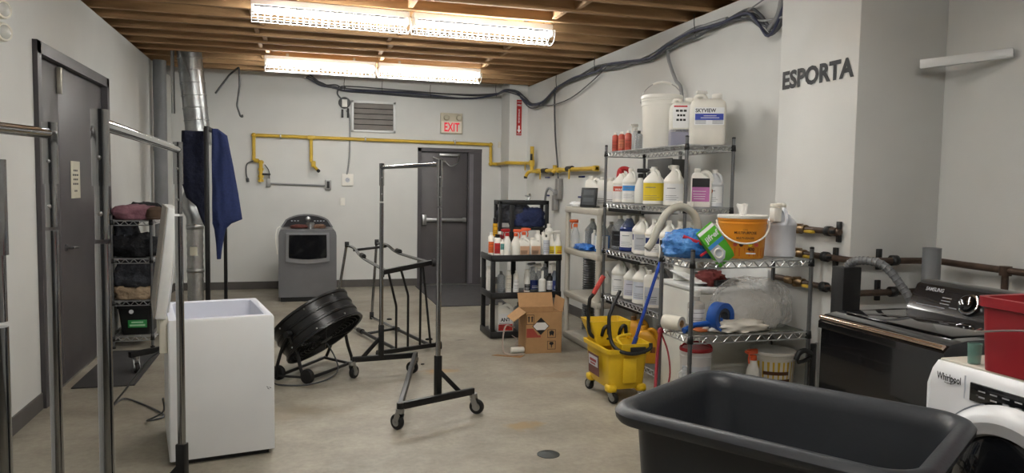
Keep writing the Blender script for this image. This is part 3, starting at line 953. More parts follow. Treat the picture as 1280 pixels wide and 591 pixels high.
# wire rack by the double door
def wire_shelf(parent, x0, x1, y0, y1, z, m=WIRE, step=.03, r=.0023, along='auto', band=.044):
    s = MB()
    lx, ly = x1 - x0, y1 - y0
    for zz in (z - .004, z - band):
        s.tube([(x0, y0, zz), (x1, y0, zz), (x1, y1, zz), (x0, y1, zz)], .0042, 6, closed=True)
    for (a, b) in (((x0, y0), (x1, y0)), ((x1, y0), (x1, y1)), ((x1, y1), (x0, y1)), ((x0, y1), (x0, y0))):
        n = max(4, int(math.hypot(b[0] - a[0], b[1] - a[1]) / .036))
        pts = []
        for k in range(n + 1):
            t = k / n
            pts.append((a[0] + (b[0] - a[0]) * t, a[1] + (b[1] - a[1]) * t, z - .005 if k % 2 else z - band))
        s.tube(pts, .0036, 5)
    if lx > ly:
        n = int(lx / step)
        for k in range(1, n):
            x = x0 + lx * k / n
            s.tube([(x, y0, z), (x, y1, z)], r, 5)
        for t in (.33, .66):
            s.tube([(x0, y0 + ly * t, z - .008), (x1, y0 + ly * t, z - .008)], .0036, 5)
    else:
        n = int(ly / step)
        for k in range(1, n):
            y = y0 + ly * k / n
            s.tube([(x0, y, z), (x1, y, z)], r, 5)
        for t in (.33, .66):
            s.tube([(x0 + lx * t, y0, z - .008), (x0 + lx * t, y1, z - .008)], .0036, 5)
    return s.build('wire_shelf', m, parent)


def wire_rack(name, label, x0, x1, y0, y1, shelves, top, group=None, tops=None, wheels=False):
    t = thing(name, label, 'shelving', ((x0 + x1) / 2, (y0 + y1) / 2, 0), 0, group)
    hx, hy = (x1 - x0) / 2, (y1 - y0) / 2
    for i, (sx, sy) in enumerate(((-1, -1), (1, -1), (1, 1), (-1, 1))):
        zt = tops[i] if tops else top
        p = MB().tube([(sx * hx, sy * hy, .02), (sx * hx, sy * hy, zt)], .0127, 14)
        z = .1
        while z < zt:
            p.lathe([(.0131, z - .002), (.0138, z), (.0131, z + .002)], c=(sx * hx, sy * hy, 0), seg=12, cap=False)
            z += .05
        po = p.build('post', mat('wire_post_steel', '#77797b', .32, .75, var=.12), t)
        c = MB()
        for z in shelves:
            c.lathe([(.0185, z - .042), (.015, z + .004)], c=(sx * hx, sy * hy, 0), seg=12)
        c.build('shelf_collar', BLKP, po, each=True)
        f = MB().lathe([(.02, 0), (.02, .012), (.009, .014), (.009, .03)], c=(sx * hx, sy * hy, 0), seg=12)
        f.build('foot', BLKP, po)
        cap_ = MB().lathe([(.0135, zt - .002), (.0135, zt + .006), (.008, zt + .01)], c=(sx * hx, sy * hy, 0), seg=12)
        cap_.build('post_cap', BLKP, po)
    for z in shelves:
        wire_shelf(t, -hx, hx, -hy, hy, z)
    return t


wire_rack('wire_shelving', 'narrow wire shelving full of folded clothes beside the grey double door', -1.61, -1.28, 7.56, 8.45, (.11, .44, .83, 1.18), 1.23, 'wire shelving units')
tag(MB().lump((-1.45, 7.78, 1.185), (.35, .44, .13), 3, .16, 2.5, power=3.5).build('pink_cloth', PINKC), 'dusty pink folded cloth on top of the wire shelving by the double door', 'cloth')
tag(MB().lump((-1.45, 8.22, 1.185), (.30, .4, .14), 4, .2, 2.5, power=3.2).build('dark_cloth', BLKC), 'black cloth heap on top of the wire shelving behind the pink cloth', 'cloth')
cp_ = thing('brown_hat', 'brown hat lying on the top corner of the clothes shelving', 'hat', (-1.245, 7.60, 1.19))
MB().lathe([(.075, 0), (.082, .04), (.072, .09), (.04, .115), (.005, .12)], seg=22).build('crown', BROWNC, cp_)
MB().prism([(-.07, -.04), (-.06, -.11), (0, -.14), (.06, -.11), (.07, -.04)], .008, Matrix.Translation((0, 0, .01))).build('brim', BROWNC, cp_)
tag(MB().lump((-1.455, 7.75, .835), (.36, .36, .22), 11, .3, 1.8, power=3.).build('black_clothes', BLKC), 'black clothes heaped on the second shelf of the narrow wire shelving', 'clothes')
tag(MB().lump((-1.53, 7.84, 1.0), (.18, .4, .22), 14, .28, 2, power=3.).build('grey_sweater', GREYC), 'charcoal sweater bundled on the second shelf behind the black clothes', 'clothes')
tag(MB().lump((-1.445, 7.80, .56), (.37, .44, .27), 21, .3, 1.7, power=3.).build('dark_grey_clothes', GREYC), 'dark grey clothes on top of the tan blanket on the third shelf', 'clothes')
tag(MB().lump((-1.445, 7.80, .445), (.37, .46, .14), 24, .12, 2, power=4.).build('tan_blanket', TANC), 'folded tan blanket on the third shelf of the narrow wire shelving', 'blanket')
bn = thing('black_bin', 'black plastic bin with a green label on the bottom shelf of the clothes shelving', 'bin', (-1.43, 7.80, .115))
bq = MB()
def rrect(w, d, z, r=.03, n=5):
    out = []
    for cx, cy, a0 in ((w / 2 - r, d / 2 - r, 0), (-w / 2 + r, d / 2 - r, PI / 2), (-w / 2 + r, -d / 2 + r, PI), (w / 2 - r, -d / 2 + r, 1.5 * PI)):
        for k in range(n + 1):
            a = a0 + PI / 2 * k / n
            out.append((cx + r * math.cos(a), cy + r * math.sin(a), z))
    return out
bq.loft([rrect(.24, .38, 0), rrect(.29, .44, .25), rrect(.31, .46, .25), rrect(.31, .46, .275), rrect(.285, .43, .275), rrect(.22, .36, .02)])
bq.build('bin_body', BLKP, bn)
MB().span((-.06, -.222, .07), (.10, -.214, .14), .002).build('green_label', mat('green_label', '#2f8d4a', .5), bn)
MB().span((-.03, -.2226, .113), (.07, -.2214, .127)).span((-.045, -.2226, .085), (.085, -.2214, .101)).build('print', mat('pale_green', '#a8cfae', .5), bn)
MB().lathe([(.02, 0), (.02, .004)], M=Matrix.Translation((-.03, -.221, .22)) @ Matrix.Rotation(PI / 2, 4, 'X'), seg=14).build('round_sticker', LABW, bn)

tag(MB().span((-1.60, 6.15, 0), (-1.17, 7.42, .01), .003).build('door_mat', mat('dark_mat', '#3c3b3b', .95, bump=.5, bscale=200)), 'dark rubber mat on the floor in front of the double door', 'mat')
tag(MB().prism([(1.74, 9.35), (2.66, 9.35), (2.80, 11.33), (1.75, 11.33)], .01).build('door_mat', mat('grey_mat', '#4b4a4c', .95, bump=.5, bscale=200)), 'dark grey mat on the floor in front of the exit door', 'mat')

# chest freezer
FR = math.radians(10.5)
fz = thing('chest_freezer', 'white chest freezer standing with its lid open', 'freezer', (-.657, 4.32, 0), FR)
W_, D_, H_ = .55, .70, .80
fb = MB()
def rr2(x0, x1, y0, y1, z, r=.02):
    return [(p[0] + (x0 + x1) / 2, p[1] + (y0 + y1) / 2, p[2]) for p in rrect(x1 - x0, y1 - y0, z, r, 4)]
fb.loft([rr2(.0, W_, 0, D_, .03, .012), rr2(.0, W_, 0, D_, H_ - .012, .012), rr2(.006, W_ - .006, .006, D_ - .006, H_, .012)], cap=False)
fb.bm.faces.new([v for v in fb.bm.verts][:20][::-1])
fb.build('cabinet', mat('freezer_white', '#d4d6d6', .34, var=.03, vscale=3), fz)
fi = MB().loft([rr2(.006, W_ - .006, .006, D_ - .006, H_, .012), rr2(.03, W_ - .03, .03, D_ - .03, H_ + .004, .02), rr2(.045, W_ - .045, .045, D_ - .045, H_ - .004, .03), rr2(.055, W_ - .055, .055, D_ - .055, H_ - .62, .03)], cap=False)
n_ = len(fi.bm.verts)
fi.bm.verts.ensure_lookup_table()
fi.bm.faces.new([fi.bm.verts[i] for i in range(n_ - 20, n_)])
fi.build('liner', mat('freezer_liner', '#d9dce6', .35, var=.02), fz, fixn=True)
MB().span((.03, .03, 0), (W_ - .03, D_ - .03, .03)).build('plinth', BLKP, fz)
lidm = Matrix.Translation((-.005, 0, H_ + .005)) @ Matrix.Rotation(math.radians(7), 4, 'Y')
ld = MB().box((-.03, D_ / 2, .3), (.058, D_ - .01, .6), .012)
ld._xf(ld.bm.verts, lidm)
lo = ld.build('lid', WHT, fz)
gk = MB().box((.002, D_ / 2, .3), (.016, D_ - .08, .53), .006)
gk._xf(gk.bm.verts, lidm)
gk.build('lid_gasket', mat('gasket_grey', '#c4c6c8', .6), lo)
lk = MB().box((-.062, D_ / 2, .3), (.008, D_ - .01, .6), .003)
lk._xf(lk.bm.verts, lidm)
lk.build('lid_shaded_skin', mat('lid_shaded_skin', '#8f8b84', .5), lo)  # outer lid face lies in shade; that shade is painted as grey-brown
hg = MB()
for y in (.06, D_ - .06):
    hg.box((-.02, y, H_ - .08), (.04, .05, .2), .006)
hg.build('hinge', CREAM, fz, each=True)
MB().tube([(-.04, .1, .62), (-.1, .2, .55), (-.22, .8, .25), (-.3, 1.2, .05), (-.22, 1.5, .01), (.0, 1.0, .01), (-.1, .9, .012), (-.01, .75, .1), (-.01, .7, .2)], .006, 7, smooth=6).build('power_cord', CABLE, fz)
sc_ = MB()
for (x, z) in ((.51, .39), (.515, .38), (.525, .385)):
    sc_.box((x, -.0005, z), (.012, .001, .004), 0, Matrix.Rotation(.6, 4, 'Y'))
sc_.build('scuff_mark', INKG, fz)
# ------------------------------------------------------------------ drum fan
fan = thing('drum_fan', 'black drum fan tilted on its tubular stand beside the freezer', 'fan', (.17, 6.2, 0))
FN = Vector((.498, -.40, -.77)).normalized()
FC = Vector((0, 0, .395))
hx = Vector((.626, .779, 0)).normalized()
FM = Matrix((FN.cross(hx).normalized(), hx, FN)).transposed()
if FM.determinant() < 0:
    FM = Matrix((-FN.cross(hx).normalized(), hx, FN)).transposed()
FM = Matrix.Translation(FC) @ FM.to_4x4()
R_, HD = .33, .12
dr = MB().lathe([(R_ - .012, -HD), (R_ + .012, -HD - .004), (R_ + .012, -HD + .012), (R_, -HD + .018), (R_, -.05), (R_ + .007, -.045), (R_ + .007, -.03), (R_, -.025), (R_, .025), (R_ + .007, .03), (R_ + .007, .045), (R_, .05), (R_, HD - .018), (R_ + .012, HD - .012), (R_ + .012, HD + .004), (R_ - .012, HD),
                 (R_ - .012, 0), (R_ - .012, -HD)], M=FM, seg=56, cap=False)
dr.build('drum', mat('fan_black', '#151516', .3, var=.12), fan)
for sgn, nm in ((1, 'front_grille'), (-1, 'rear_grille')):
    gr = MB()
    for k in range(1, 11):
        rr = R_ * k / 10.3
        gr.tube([FM @ Vector((rr * math.cos(a * PI / 20), rr * math.sin(a * PI / 20), sgn * (HD + .012 * (1 - k / 11)))) for a in range(40)], .0022, 5, closed=True)
    for k in range(8):
        a = k * PI / 4
        gr.tube([FM @ Vector((.04 * math.cos(a), .04 * math.sin(a), sgn * (HD + .012))), FM @ Vector((R_ * math.cos(a), R_ * math.sin(a), sgn * HD))], .004, 6)
    gr.lathe([(.05, sgn * HD), (.05, sgn * (HD + .016)), (.01, sgn * (HD + .02))], M=FM, seg=20)
    gr.build(nm, BLK, fan)
MB().lathe([(.06, -.07), (.065, -.06), (.065, .05), (.03, .07)], M=FM, seg=24).tube([FM @ Vector((-R_, 0, -.03)), FM @ Vector((R_, 0, -.03))], .012, 8).build('motor', BLKP, fan)
for k in range(3):
    a = k * 2 * PI / 3 + .4
    bl = MB()
    A, B = [], []
    for j in range(7):
        r_ = .06 + (R_ - .09) * j / 6
        tw = .6 - .3 * j / 6
        wd = .05 + .05 * math.sin(j / 6 * PI * .8)
        for s in (-1, 1):
            ang = a + s * wd / r_ * math.cos(tw) * .8
            z = s * wd * math.sin(tw)
            (A if s < 0 else B).append(Vector((r_ * math.cos(ang), r_ * math.sin(ang), z)))
    loops = []
    off = Vector((0, 0, .002))
    for p, q_ in zip(A, B):
        loops.append([FM @ (p - off), FM @ (q_ - off), FM @ (q_ + off), FM @ (p + off)])
    bl.loft(loops)
    bl.build('blade', STEEL, fan)
pN, pF = FC - hx * (R_ + .03), FC + hx * (R_ + .03)
f1 = [pN, Vector((-.16, -.22, .22)), Vector((-.11, -.245, .05)), Vector((.0, -.16, .035)), Vector((.25, .18, .035)), Vector((.29, .24, .05)), Vector((.25, .26, .2)), pF]
f2 = [pN, Vector((-.28, -.18, .24)), Vector((-.32, -.14, .05)), Vector((-.26, -.05, .035)), Vector((.05, .42, .035)), Vector((.09, .47, .05)), Vector((.14, .40, .2)), pF]
st = MB().tube(f1, .0135, 10, smooth=5).tube(f2, .0135, 10, smooth=5)
st.tube([(.26, .19, .035), (.07, .44, .035)], .012, 8).tube([(-.10, -.24, .04), (-.31, -.13, .04)], .010, 8)
st.build('stand', BLK, fan)
kn = MB()
for p, s in ((pN, -1), (pF, 1)):
    kn.tube([p - hx * .02 * s, p + hx * .03 * s], .026, 14)
kn.build('pivot_knob', BLKP, fan)
for p in ((-.085, -.275), (-.30, -.105)):
    MB().lathe([(.02, -.018), (.052, -.02), (.058, -.012), (.058, .012), (.052, .02), (.02, .018)], M=Matrix.Translation((p[0], p[1], .058)) @ Matrix.Rotation(math.atan2(hx.y, hx.x), 4, 'Z') @ Matrix.Rotation(PI / 2, 4, 'Y'), seg=22).build('wheel', RUB, fan)
MB().tube([(.02, .1, .3), (.10, .05, .2), (.16, -.02, .06), (.1, -.16, .012), (-.08, -.33, .008), (-.3, -.28, .008), (-.36, -.1, .008), (-.42, .0, .008)], .006, 7, smooth=6).build('power_cord', CABLE, fan)
bt = MB()
for k in range(8):
    a = k * PI / 4 + .2
    for z in (-HD + .03, HD - .03):
        p = FM @ Vector((R_ * math.cos(a), R_ * math.sin(a), z))
        bt.sphere(p, .008, 8)
bt.build('rivet', STEEL, fan)

# ------------------------------------------------------------------ tipped double-rail rack
tr = thing('garment_rack', 'double-rail garment rack tipped on its back with its black base frame upright', 'rack', (.95, 7.4, 0), 0, 'rolling garment racks')
def q_(x, y, z):
    return Vector((x - .95, y - 7.4, z))
lL, lR, uL, uR = q_(.70, 6.68, .045), q_(1.30, 6.94, .045), q_(.735, 6.69, .765), q_(1.235, 6.935, .825)
MB().bar(lL, lR, .035, .04, .004).build('base_rail', BLK, tr)
MB().bar(uL, uR, .035, .045, .004).build('base_rail', BLK, tr)
def on(a, b, t):
    return a + (b - a) * t
for tu, tl, bend in ((.12, .29, (.20, .45)), (.36, .48, (.44, .35)), (.76, .68, None), (.80, .86, None)):
    a, b = on(uL, uR, tu), on(lL, lR, tl)
    if bend:
        mid = on(lL, lR, bend[0] + .06); mid = Vector((on(lL, lR, tl).x, on(lL, lR, tl).y, .45 if bend[1] > .4 else .54))
        MB().tube([a, mid, b], .011, 8).build('base_bar', BLK, tr)
    else:
        MB().tube([a, b], .011, 8).build('base_bar', BLK, tr)
fT1, fB1, fT2, fB2 = q_(.555, 8.59, .855), q_(.42, 8.58, .045), q_(.879, 8.513, .885), q_(.825, 8.51, .045)
for T_, B_ in ((fT1, fB1), (fT2, fB2)):
    MB().tube([T_ + Vector((0, 0, .03)), B_], .0155, 14).build('rail', CHROME, tr)
    MB().tube([T_ + Vector((0, 0, -.02)), T_ + Vector((0, 0, .04))], .024, 12).tube([B_ + Vector((0, 0, -.02)), B_ + Vector((0, 0, .06))], .024, 12).build('rail_joint', BLKP, tr, each=True)
for T_, E_, k in ((fT1, on(uL, uR, .1), .06), (fT2, on(uL, uR, .95), .03)):
    pts = [T_, on(T_, E_, .22) + Vector((0, 0, .02)), on(T_, E_, .45) + Vector((0, 0, -.02)), E_]
    MB().tube(pts, .0155, 14, smooth=5).build('post', CHROME, tr)
    MB().tube([on(T_, E_, .42), on(T_, E_, .48)], .024, 12).build('post_joint', BLKP, tr)
for B_, E_ in ((fB1, on(lL, lR, .32)), (fB2, on(lL, lR, .86))):
    MB().tube([B_, on(B_, E_, .45)], .0155, 14).build('post', CHROME, tr)
    MB().tube([on(B_, E_, .44), E_], .017, 12).tube([on(B_, E_, .43), on(B_, E_, .49)], .027, 12).build('post_sleeve', BLK, tr)
MB().tube([on(fB1, on(lL, lR, .32), .55), on(fB2, on(lL, lR, .86), .45)], .014, 10).tube([on(fT1, uL, .22), on(fT2, uR, .2)], .014, 10).build('cross_tube', BLK, tr, each=True)
for p, d in ((uR, 1), (uL, -1), (lR, 1), (lL, 1)):
    MB().lathe([(.012, -.014), (.036, -.015), (.038, 0), (.036, .015), (.012, .014)], M=Matrix.Translation(p + Vector((.0, -.05, .0))) @ Matrix.Rotation(PI / 2, 4, 'Y'), seg=18).box(p + Vector((0, -.03, 0)), (.036, .05, .03), .004).build('caster', RUB, tr)

# ------------------------------------------------------------------ grey dryer at the end wall
dy = thing('dryer', 'grey front-loading dryer with a dark window against the end wall', 'dryer', (.155, 10.08, 0))
DG = mat('dryer_grey', '#6f7072', .38, .45, var=.04)
DGL = mat('dryer_light_grey', '#8d8e90', .32, .6, var=.04)
b_ = MB()
prof = [(-.365, .06), (-.365, .86), (-.355, .91), (-.33, .945), (.33, .945), (.355, .91), (.365, .86), (.365, .06)]
b_.prism([(p[0], p[1]) for p in prof], .66, Matrix.Translation((0, .68, 0)) @ Matrix.Rotation(PI / 2, 4, 'X'))
b_.build('cabinet', DG, dy)
MB().span((-.345, .04, 0), (.345, .66, .06)).build('plinth', BLKP, dy)
dp = MB()
pts = [(-.27, .90), (.27, .90)]
pts += [(.275, .56)] + [(.275 - .55 * t / 10, .53 - .03 * math.sin(PI * t / 10)) for t in range(11)] + [(-.275, .56)]
dp.prism(pts, .03, Matrix.Translation((0, .02, 0)) @ Matrix.Rotation(PI / 2, 4, 'X'))
dpo = dp.build('door', DGL, dy)
wp = [(-.235, .875), (.235, .875), (.24, .60)] + [(.235 - .47 * t / 8, .575 - .02 * math.sin(PI * t / 8)) for t in range(9)] + [(-.24, .60)]
MB().prism(wp, .008, Matrix.Translation((0, -.008, 0)) @ Matrix.Rotation(PI / 2, 4, 'X')).build('door_window', mat('dark_glass', '#121316', .08, coat=.5), dpo)
cs = MB()
arc = [(-.345, .945)] + [(-.33 + .66 * t / 14, .945 + .175 * math.sin(PI * (t + .0) / 14) ** .38) for t in range(1, 14)] + [(.345, .945)]
cs.prism(arc, .12, Matrix.Translation((0, .66, 0)) @ Matrix.Rotation(PI / 2, 4, 'X'))
cso = cs.build('console', DG, dy)
fa = [(p[0] * .92, .945 + (p[1] - .945) * .88 + .004) for p in arc]
MB().prism(fa, .006, Matrix.Translation((0, .54, 0)) @ Matrix.Rotation(PI / 2, 4, 'X')).build('console_face', mat('console_dark', '#2a2a2d', .25), cso)
kb = MB().lathe([(.035, 0), (.032, .025), (.02, .03)], M=Matrix.Translation((.01, .534, 1.055)) @ Matrix.Rotation(PI / 2, 4, 'X'), seg=22)
kb.build('knob', STEEL, cso)
bt = MB()
for x in (-.2, -.16, -.12, .1, .14, .18, .22):
    bt.box((x, .532, 1.03), (.022, .004, .01), .002)
bt.build('buttons', LABG, cso)
tag(MB().tube([(-.225, 10.12, .62), (-.245, 10.14, .8), (-.235, 10.3, .93), (-.2, 10.5, .96)], .007, 6, smooth=5).build('white_wire', WHTP), 'thin white wire hanging over the left side of the grey dryer', 'wire')
tag(MB().lump((.06, 10.33, .946), (.24, .2, .05), 31, .2, 4).build('red_rag', mat('red_rag', '#522a24', .9)), 'rust red rag lying on top of the grey dryer', 'rag')
tag(MB().lump((.30, 10.36, .946), (.18, .2, .05), 33, .2, 4).build('orange_rag', mat('orange_rag', '#5e4638', .9)), 'orange brown rag lying on the right of the dryer top', 'rag')
tag(MB().lathe([(.055, 0), (.055, .07), (.05, .075)], c=(.19, 10.30, .946), seg=22).build('metal_tin', STEEL), 'round metal tin standing on the dryer top between the rags', 'tin')

# ------------------------------------------------------------------ containers
def jug(label, loc, rz, s=1., body=HDPE, cap=WHTP, lab=LABW, band=None, liquid=None, fill=.17, text=None, tm=INK, group='gallon jugs', name='jug', cat='jug', sz=1., labh=(.035, .165), arc=1.05, hang=.0):
    t = thing(name, label, cat, loc, rz, group)
    s2 = s * sz
    P = [(.066, 0), (.074, .006), (.075, .03), (.0725, .035), (.0725, .17), (.0755, .175), (.0755, .188), (.066, .205), (.046, .23), (.028, .25), (.0205, .262), (.0195, .285)]
    P = [(r * s, z * s2) for r, z in P]
    if liquid is not None:
        lo = [p for p in P if p[1] <= fill * s2 + 1e-6]
        hi = [p for p in P if p[1] > fill * s2]
        e = lo[-1]
        MB().lathe(lo + [(hi[0][0], fill * s2)], seg=28).build('liquid', liquid, t)
        u = MB().lathe([(hi[0][0], fill * s2)] + hi, seg=28)
    else:
        u = MB().lathe(P, seg=28)
    ha = -.9 + hang
    cx, cy = math.cos(ha), math.sin(ha)
    hp = [(.018, .268), (.04, .266), (.062, .245), (.072, .215), (.070, .185)]
    u.tube([(r * s * cx, r * s * cy, z * s2) for r, z in hp], .0095 * s, 9, smooth=4)
    u.build('body', body, t)
    c = MB().lathe([(.0225 * s, .272 * s2), (.0225 * s, .298 * s2), (.019 * s, .302 * s2)], seg=18)
    c.build('cap', cap, t)
    if lab is not None:
        lo_ = MB().shell(.0742 * s, labh[0] * s2, labh[1] * s2, -PI / 2 - arc, -PI / 2 + arc).build('label_sticker', lab, t)
        if band is not None:
            MB().shell(.0748 * s, (labh[0] + (labh[1] - labh[0]) * .55) * s2, (labh[0] + (labh[1] - labh[0]) * .9) * s2, -PI / 2 - arc, -PI / 2 + arc).build('label_band', band, lo_)
        k = MB()
        if text:
            k.text(text, (0, -.0775 * s, (labh[0] + (labh[1] - labh[0]) * .6) * s2), (1, 0, 0), (0, 0, 1), .026 * s, width=min(.085 * s, .022 * s * len(text)), bold=.025)
        else:
            k.shell(.0752 * s, (labh[0] + (labh[1] - labh[0]) * .72) * s2, (labh[0] + (labh[1] - labh[0]) * .76) * s2, -PI / 2 - arc * .6, -PI / 2 + arc * .2)
        for q in range(3):
            z = labh[0] + .012 + .014 * q
            k.shell(.0752 * s, z * s2, (z + .0028) * s2, -PI / 2 - arc * .75, -PI / 2 + arc * (.3 + .2 * (q % 2)))
        k.build('label_print', tm if text else INKG, lo_)
    return t


def spray(label, loc, rz, s=1., body=CLEAR, trig=REDP, lab=None, text=None, liquid=None, group='spray bottles', fat=1., tall=1., tm=INK):
    t = thing('spray_bottle', label, 'bottle', loc, rz, group)
    P = [(.034 * fat, 0), (.039 * fat, .006), (.039 * fat, .10 * tall), (.036 * fat, .125 * tall), (.022, .165 * tall), (.0155, .185 * tall), (.0145, .20 * tall)]
    P = [(r * s, z * s) for r, z in P]
    if liquid:
        MB().lathe([(P[0][0] * .94, .003), (P[1][0] * .95, .008), (P[2][0] * .95, P[2][1] * .8)], seg=22).build('liquid', liquid, t)
    MB().lathe(P, seg=22).build('body', body, t)
    T = .20 * tall * s
    h = MB().lathe([(.019 * s, T - .018 * s), (.019 * s, T + .008 * s), (.012 * s, T + .012 * s)], seg=16)
    h.box((-.012 * s, 0, T + .033 * s), (.075 * s, .024 * s, .03 * s), .007 * s)
    h.box((-.055 * s, 0, T + .036 * s), (.02 * s, .016 * s, .016 * s), .003 * s)
    h.tube([(-.03 * s, 0, T + .022 * s), (-.04 * s, 0, T - .005 * s), (-.034 * s, 0, T - .035 * s)], .005 * s, 6)
    h.build('trigger_head', trig, t)
    if lab is not None:
        lo_ = MB().shell(.0398 * s * fat, .018 * s, .098 * s * tall, -PI / 2 - 1.2, -PI / 2 + 1.2).build('label_sticker', lab, t)
        k = MB()
        if text:
            k.text(text, (0, -.042 * s * fat, .06 * s * tall), (1, 0, 0), (0, 0, 1), .02 * s, width=.05 * s, bold=.02)
        k.shell(.0403 * s * fat, .03 * s, .036 * s, -PI / 2 - .8, -PI / 2 + .6).shell(.0403 * s * fat, .045 * s, .049 * s, -PI / 2 - .8, -PI / 2 + .4)
        k.build('label_print', tm, lo_)
    return t


def bottle(label, loc, rz, r, h, body=WHTP, cap=WHTP, lab=None, neck=.4, capr=.45, caph=.12, group='slim bottles', lb=(.12, .6), text=None, tm=INK, name='bottle', cat='bottle', sh=.78):
    t = thing(name, label, cat, loc, rz, group)
    MB().lathe([(r * .92, 0), (r, .01 * h), (r, sh * h), (r * .9, (sh + .04) * h), (r * neck, (sh + .10) * h), (r * neck, (1 - caph) * h)], seg=22).build('body', body, t)
    MB().lathe([(r * capr, (1 - caph - .03) * h), (r * capr, h * .99), (r * capr * .85, h)], seg=16).build('cap', cap, t)
    if lab is not None:
        lo_ = MB().shell(r * 1.012, lb[0] * h, lb[1] * h, -PI / 2 - 1.25, -PI / 2 + 1.25).build('label_sticker', lab, t)
        k = MB()
        if text:
            k.text(text, (0, -r * 1.05, (lb[0] + (lb[1] - lb[0]) * .55) * h), (1, 0, 0), (0, 0, 1), r * .6, width=r * 1.4, bold=.02)
        for f in (.15, .3, .42, .75):
            z = (lb[0] + (lb[1] - lb[0]) * f) * h
            k.shell(r * 1.02, z, z + .012 * h, -PI / 2 - .9, -PI / 2 + .3 + f)
        k.build('label_print', tm, lo_)
    return t


def fjug(label, loc, rz, w=.12, d=.075, h=.25, body=WHTP, cap=WHTP, lab=LABW, band=None, text=None, tm=INK, bandtop=True, group='flat-sided jugs', labspan=(.08, .55)):
    """flat-sided jug with an open grip at the top corner and an offset neck"""
    t = thing('handled_jug', label, 'jug', loc, rz, group)
    b = MB()
    def sec(x0, x1, z, k=1., r=.018):
        return [(p[0] + (x0 + x1) / 2, p[1], p[2]) for p in rrect(x1 - x0, d * k, z, min(r, (x1 - x0) / 2.2, d * k / 2.2), 3)]
    b.loft([sec(-w / 2 + .005, w / 2 - .005, 0, .92), sec(-w / 2, w / 2, .01), sec(-w / 2, w / 2, h * .62), sec(-w / 2, w * .34, h * .74, .95), sec(-w / 2 + .004, w * .10, h * .84, .8), sec(-w / 2 + .02, -.002, h * .89, .5, .012)])
    b.lathe([(.02, h * .87), (.019, h * .94)], c=(-w * .24, 0, 0), seg=16)
    b.tube([(-w * .05, 0, h * .86), (w * .16, 0, h * .90), (w * .36, 0, h * .84), (w * .45, 0, h * .72), (w * .42, 0, h * .6)], d * .17, 10, smooth=4)
    b.build('body', body, t)
    MB().lathe([(.023, h * .91), (.023, h * .99), (.02, h)], c=(-w * .24, 0, 0), seg=18).build('cap', cap, t)
    if lab is not None:
        lo_ = MB().box((0, -d / 2 - .001, h * (labspan[0] + labspan[1]) / 2), (w * .84, .002, h * (labspan[1] - labspan[0]))).build('label_sticker', lab, t)
        if band is not None:
            z0, z1 = (.62, 1.) if bandtop else (0., .38)
            zz = h * (labspan[0] + (labspan[1] - labspan[0]) * (z0 + z1) / 2)
            MB().box((0, -d / 2 - .002, zz), (w * .84, .002, h * (labspan[1] - labspan[0]) * (z1 - z0))).build('label_band', band, lo_)
        k = MB()
        if text:
            k.text(text, (0, -d / 2 - .0036, h * (labspan[0] + (labspan[1] - labspan[0]) * .55)), (1, 0, 0), (0, 0, 1), w * .3, width=w * .6, bold=.03)
        for f in (.12, .22, .32, .44):
            k.box((-w * .06, -d / 2 - .0034, h * (labspan[0] + (labspan[1] - labspan[0]) * f)), (w * (.5 + f * .3), .0008, .004))
        k.build('label_print', tm, lo_)
    return t


# ------------------------------------------------------------------ black resin shelving by the corner
bs = thing('resin_shelving', 'black plastic shelving crowded with bottles near the room corner', 'shelving', (2.262, 7.485, 0), 0, 'plastic shelving units')
hx_, hy_ = .377, .225
for z in (.03, .43, .81):
    s = MB().box((0, 0, z), (2 * hx_, 2 * hy_, .05), .012)
    s.box((0, -hy_ + .012, z + .012), (2 * hx_, .022, .06), .006).box((-hx_ + .012, 0, z + .012), (.022, 2 * hy_, .06), .006)
    s.build('shelf', BLKP, bs)
for sx in (-1, 1):
    for sy in (-1, 1):
        MB().box((sx * (hx_ - .028), sy * (hy_ - .028), .41), (.045, .045, .78), .008).build('post', BLKP, bs)
MB().box((-.02, hy_ - .02, .6), (.05, .03, .36), .004).build('back_brace', BLKP, bs)
ZT_, ZM_, ZB_ = .838, .458, .058
y0 = 7.36
B_ = bottle
B_('white bottle with an orange label at the left end of the black shelving top', (1.925, y0 + .06, ZT_), 0, .034, .235, lab=ORG, group='bottles on the black shelving top')
B_('red-labelled bottle with a black cap, second from left on the black shelving top', (1.972, y0 - .01, ZT_), 0, .036, .22, cap=BLKP, lab=REDP, capr=.7, group='bottles on the black shelving top')
B_('slim white bottle with a small teal label between the black-capped and the red-trigger bottle', (2.012, y0 - .05, ZT_), 0, .022, .17, lab=mat('teal_label', '#5f9a98', .5), group='bottles on the black shelving top', lb=(.4, .75))
spray('frosted spray bottle with a bright red trigger on the black shelving top', (2.065, y0 - .04, ZT_), .3, 1.12, body=HDPE, trig=REDP, group='bottles on the black shelving top')
spray('white spray bottle with an orange and white trigger beside the red-trigger bottle', (2.16, y0 - .03, ZT_), 2.6, 1.1, body=WHTP, trig=mat('orange_plastic', '#e2623a', .4), lab=LABW, fat=1.15, group='bottles on the black shelving top')
spray('white spray bottle with an orange trigger standing behind the two cream-labelled jugs', (2.29, y0 + .12, ZT_), 2.9, 1.12, body=WHTP, trig=mat('orange_plastic', '#e2623a'), group='bottles on the black shelving top')
tanl = mat('tan_label', '#c6a285', .55)
fjug('left one of two short cream jugs with tan labels on the black shelving top', (2.245, y0 - .03, ZT_), 0, .115, .075, .185, lab=tanl, group='cream-labelled jugs on the black shelving')
fjug('right one of two short cream jugs with tan labels on the black shelving top', (2.365, y0 - .03, ZT_), 0, .115, .075, .185, lab=tanl, group='cream-labelled jugs on the black shelving')
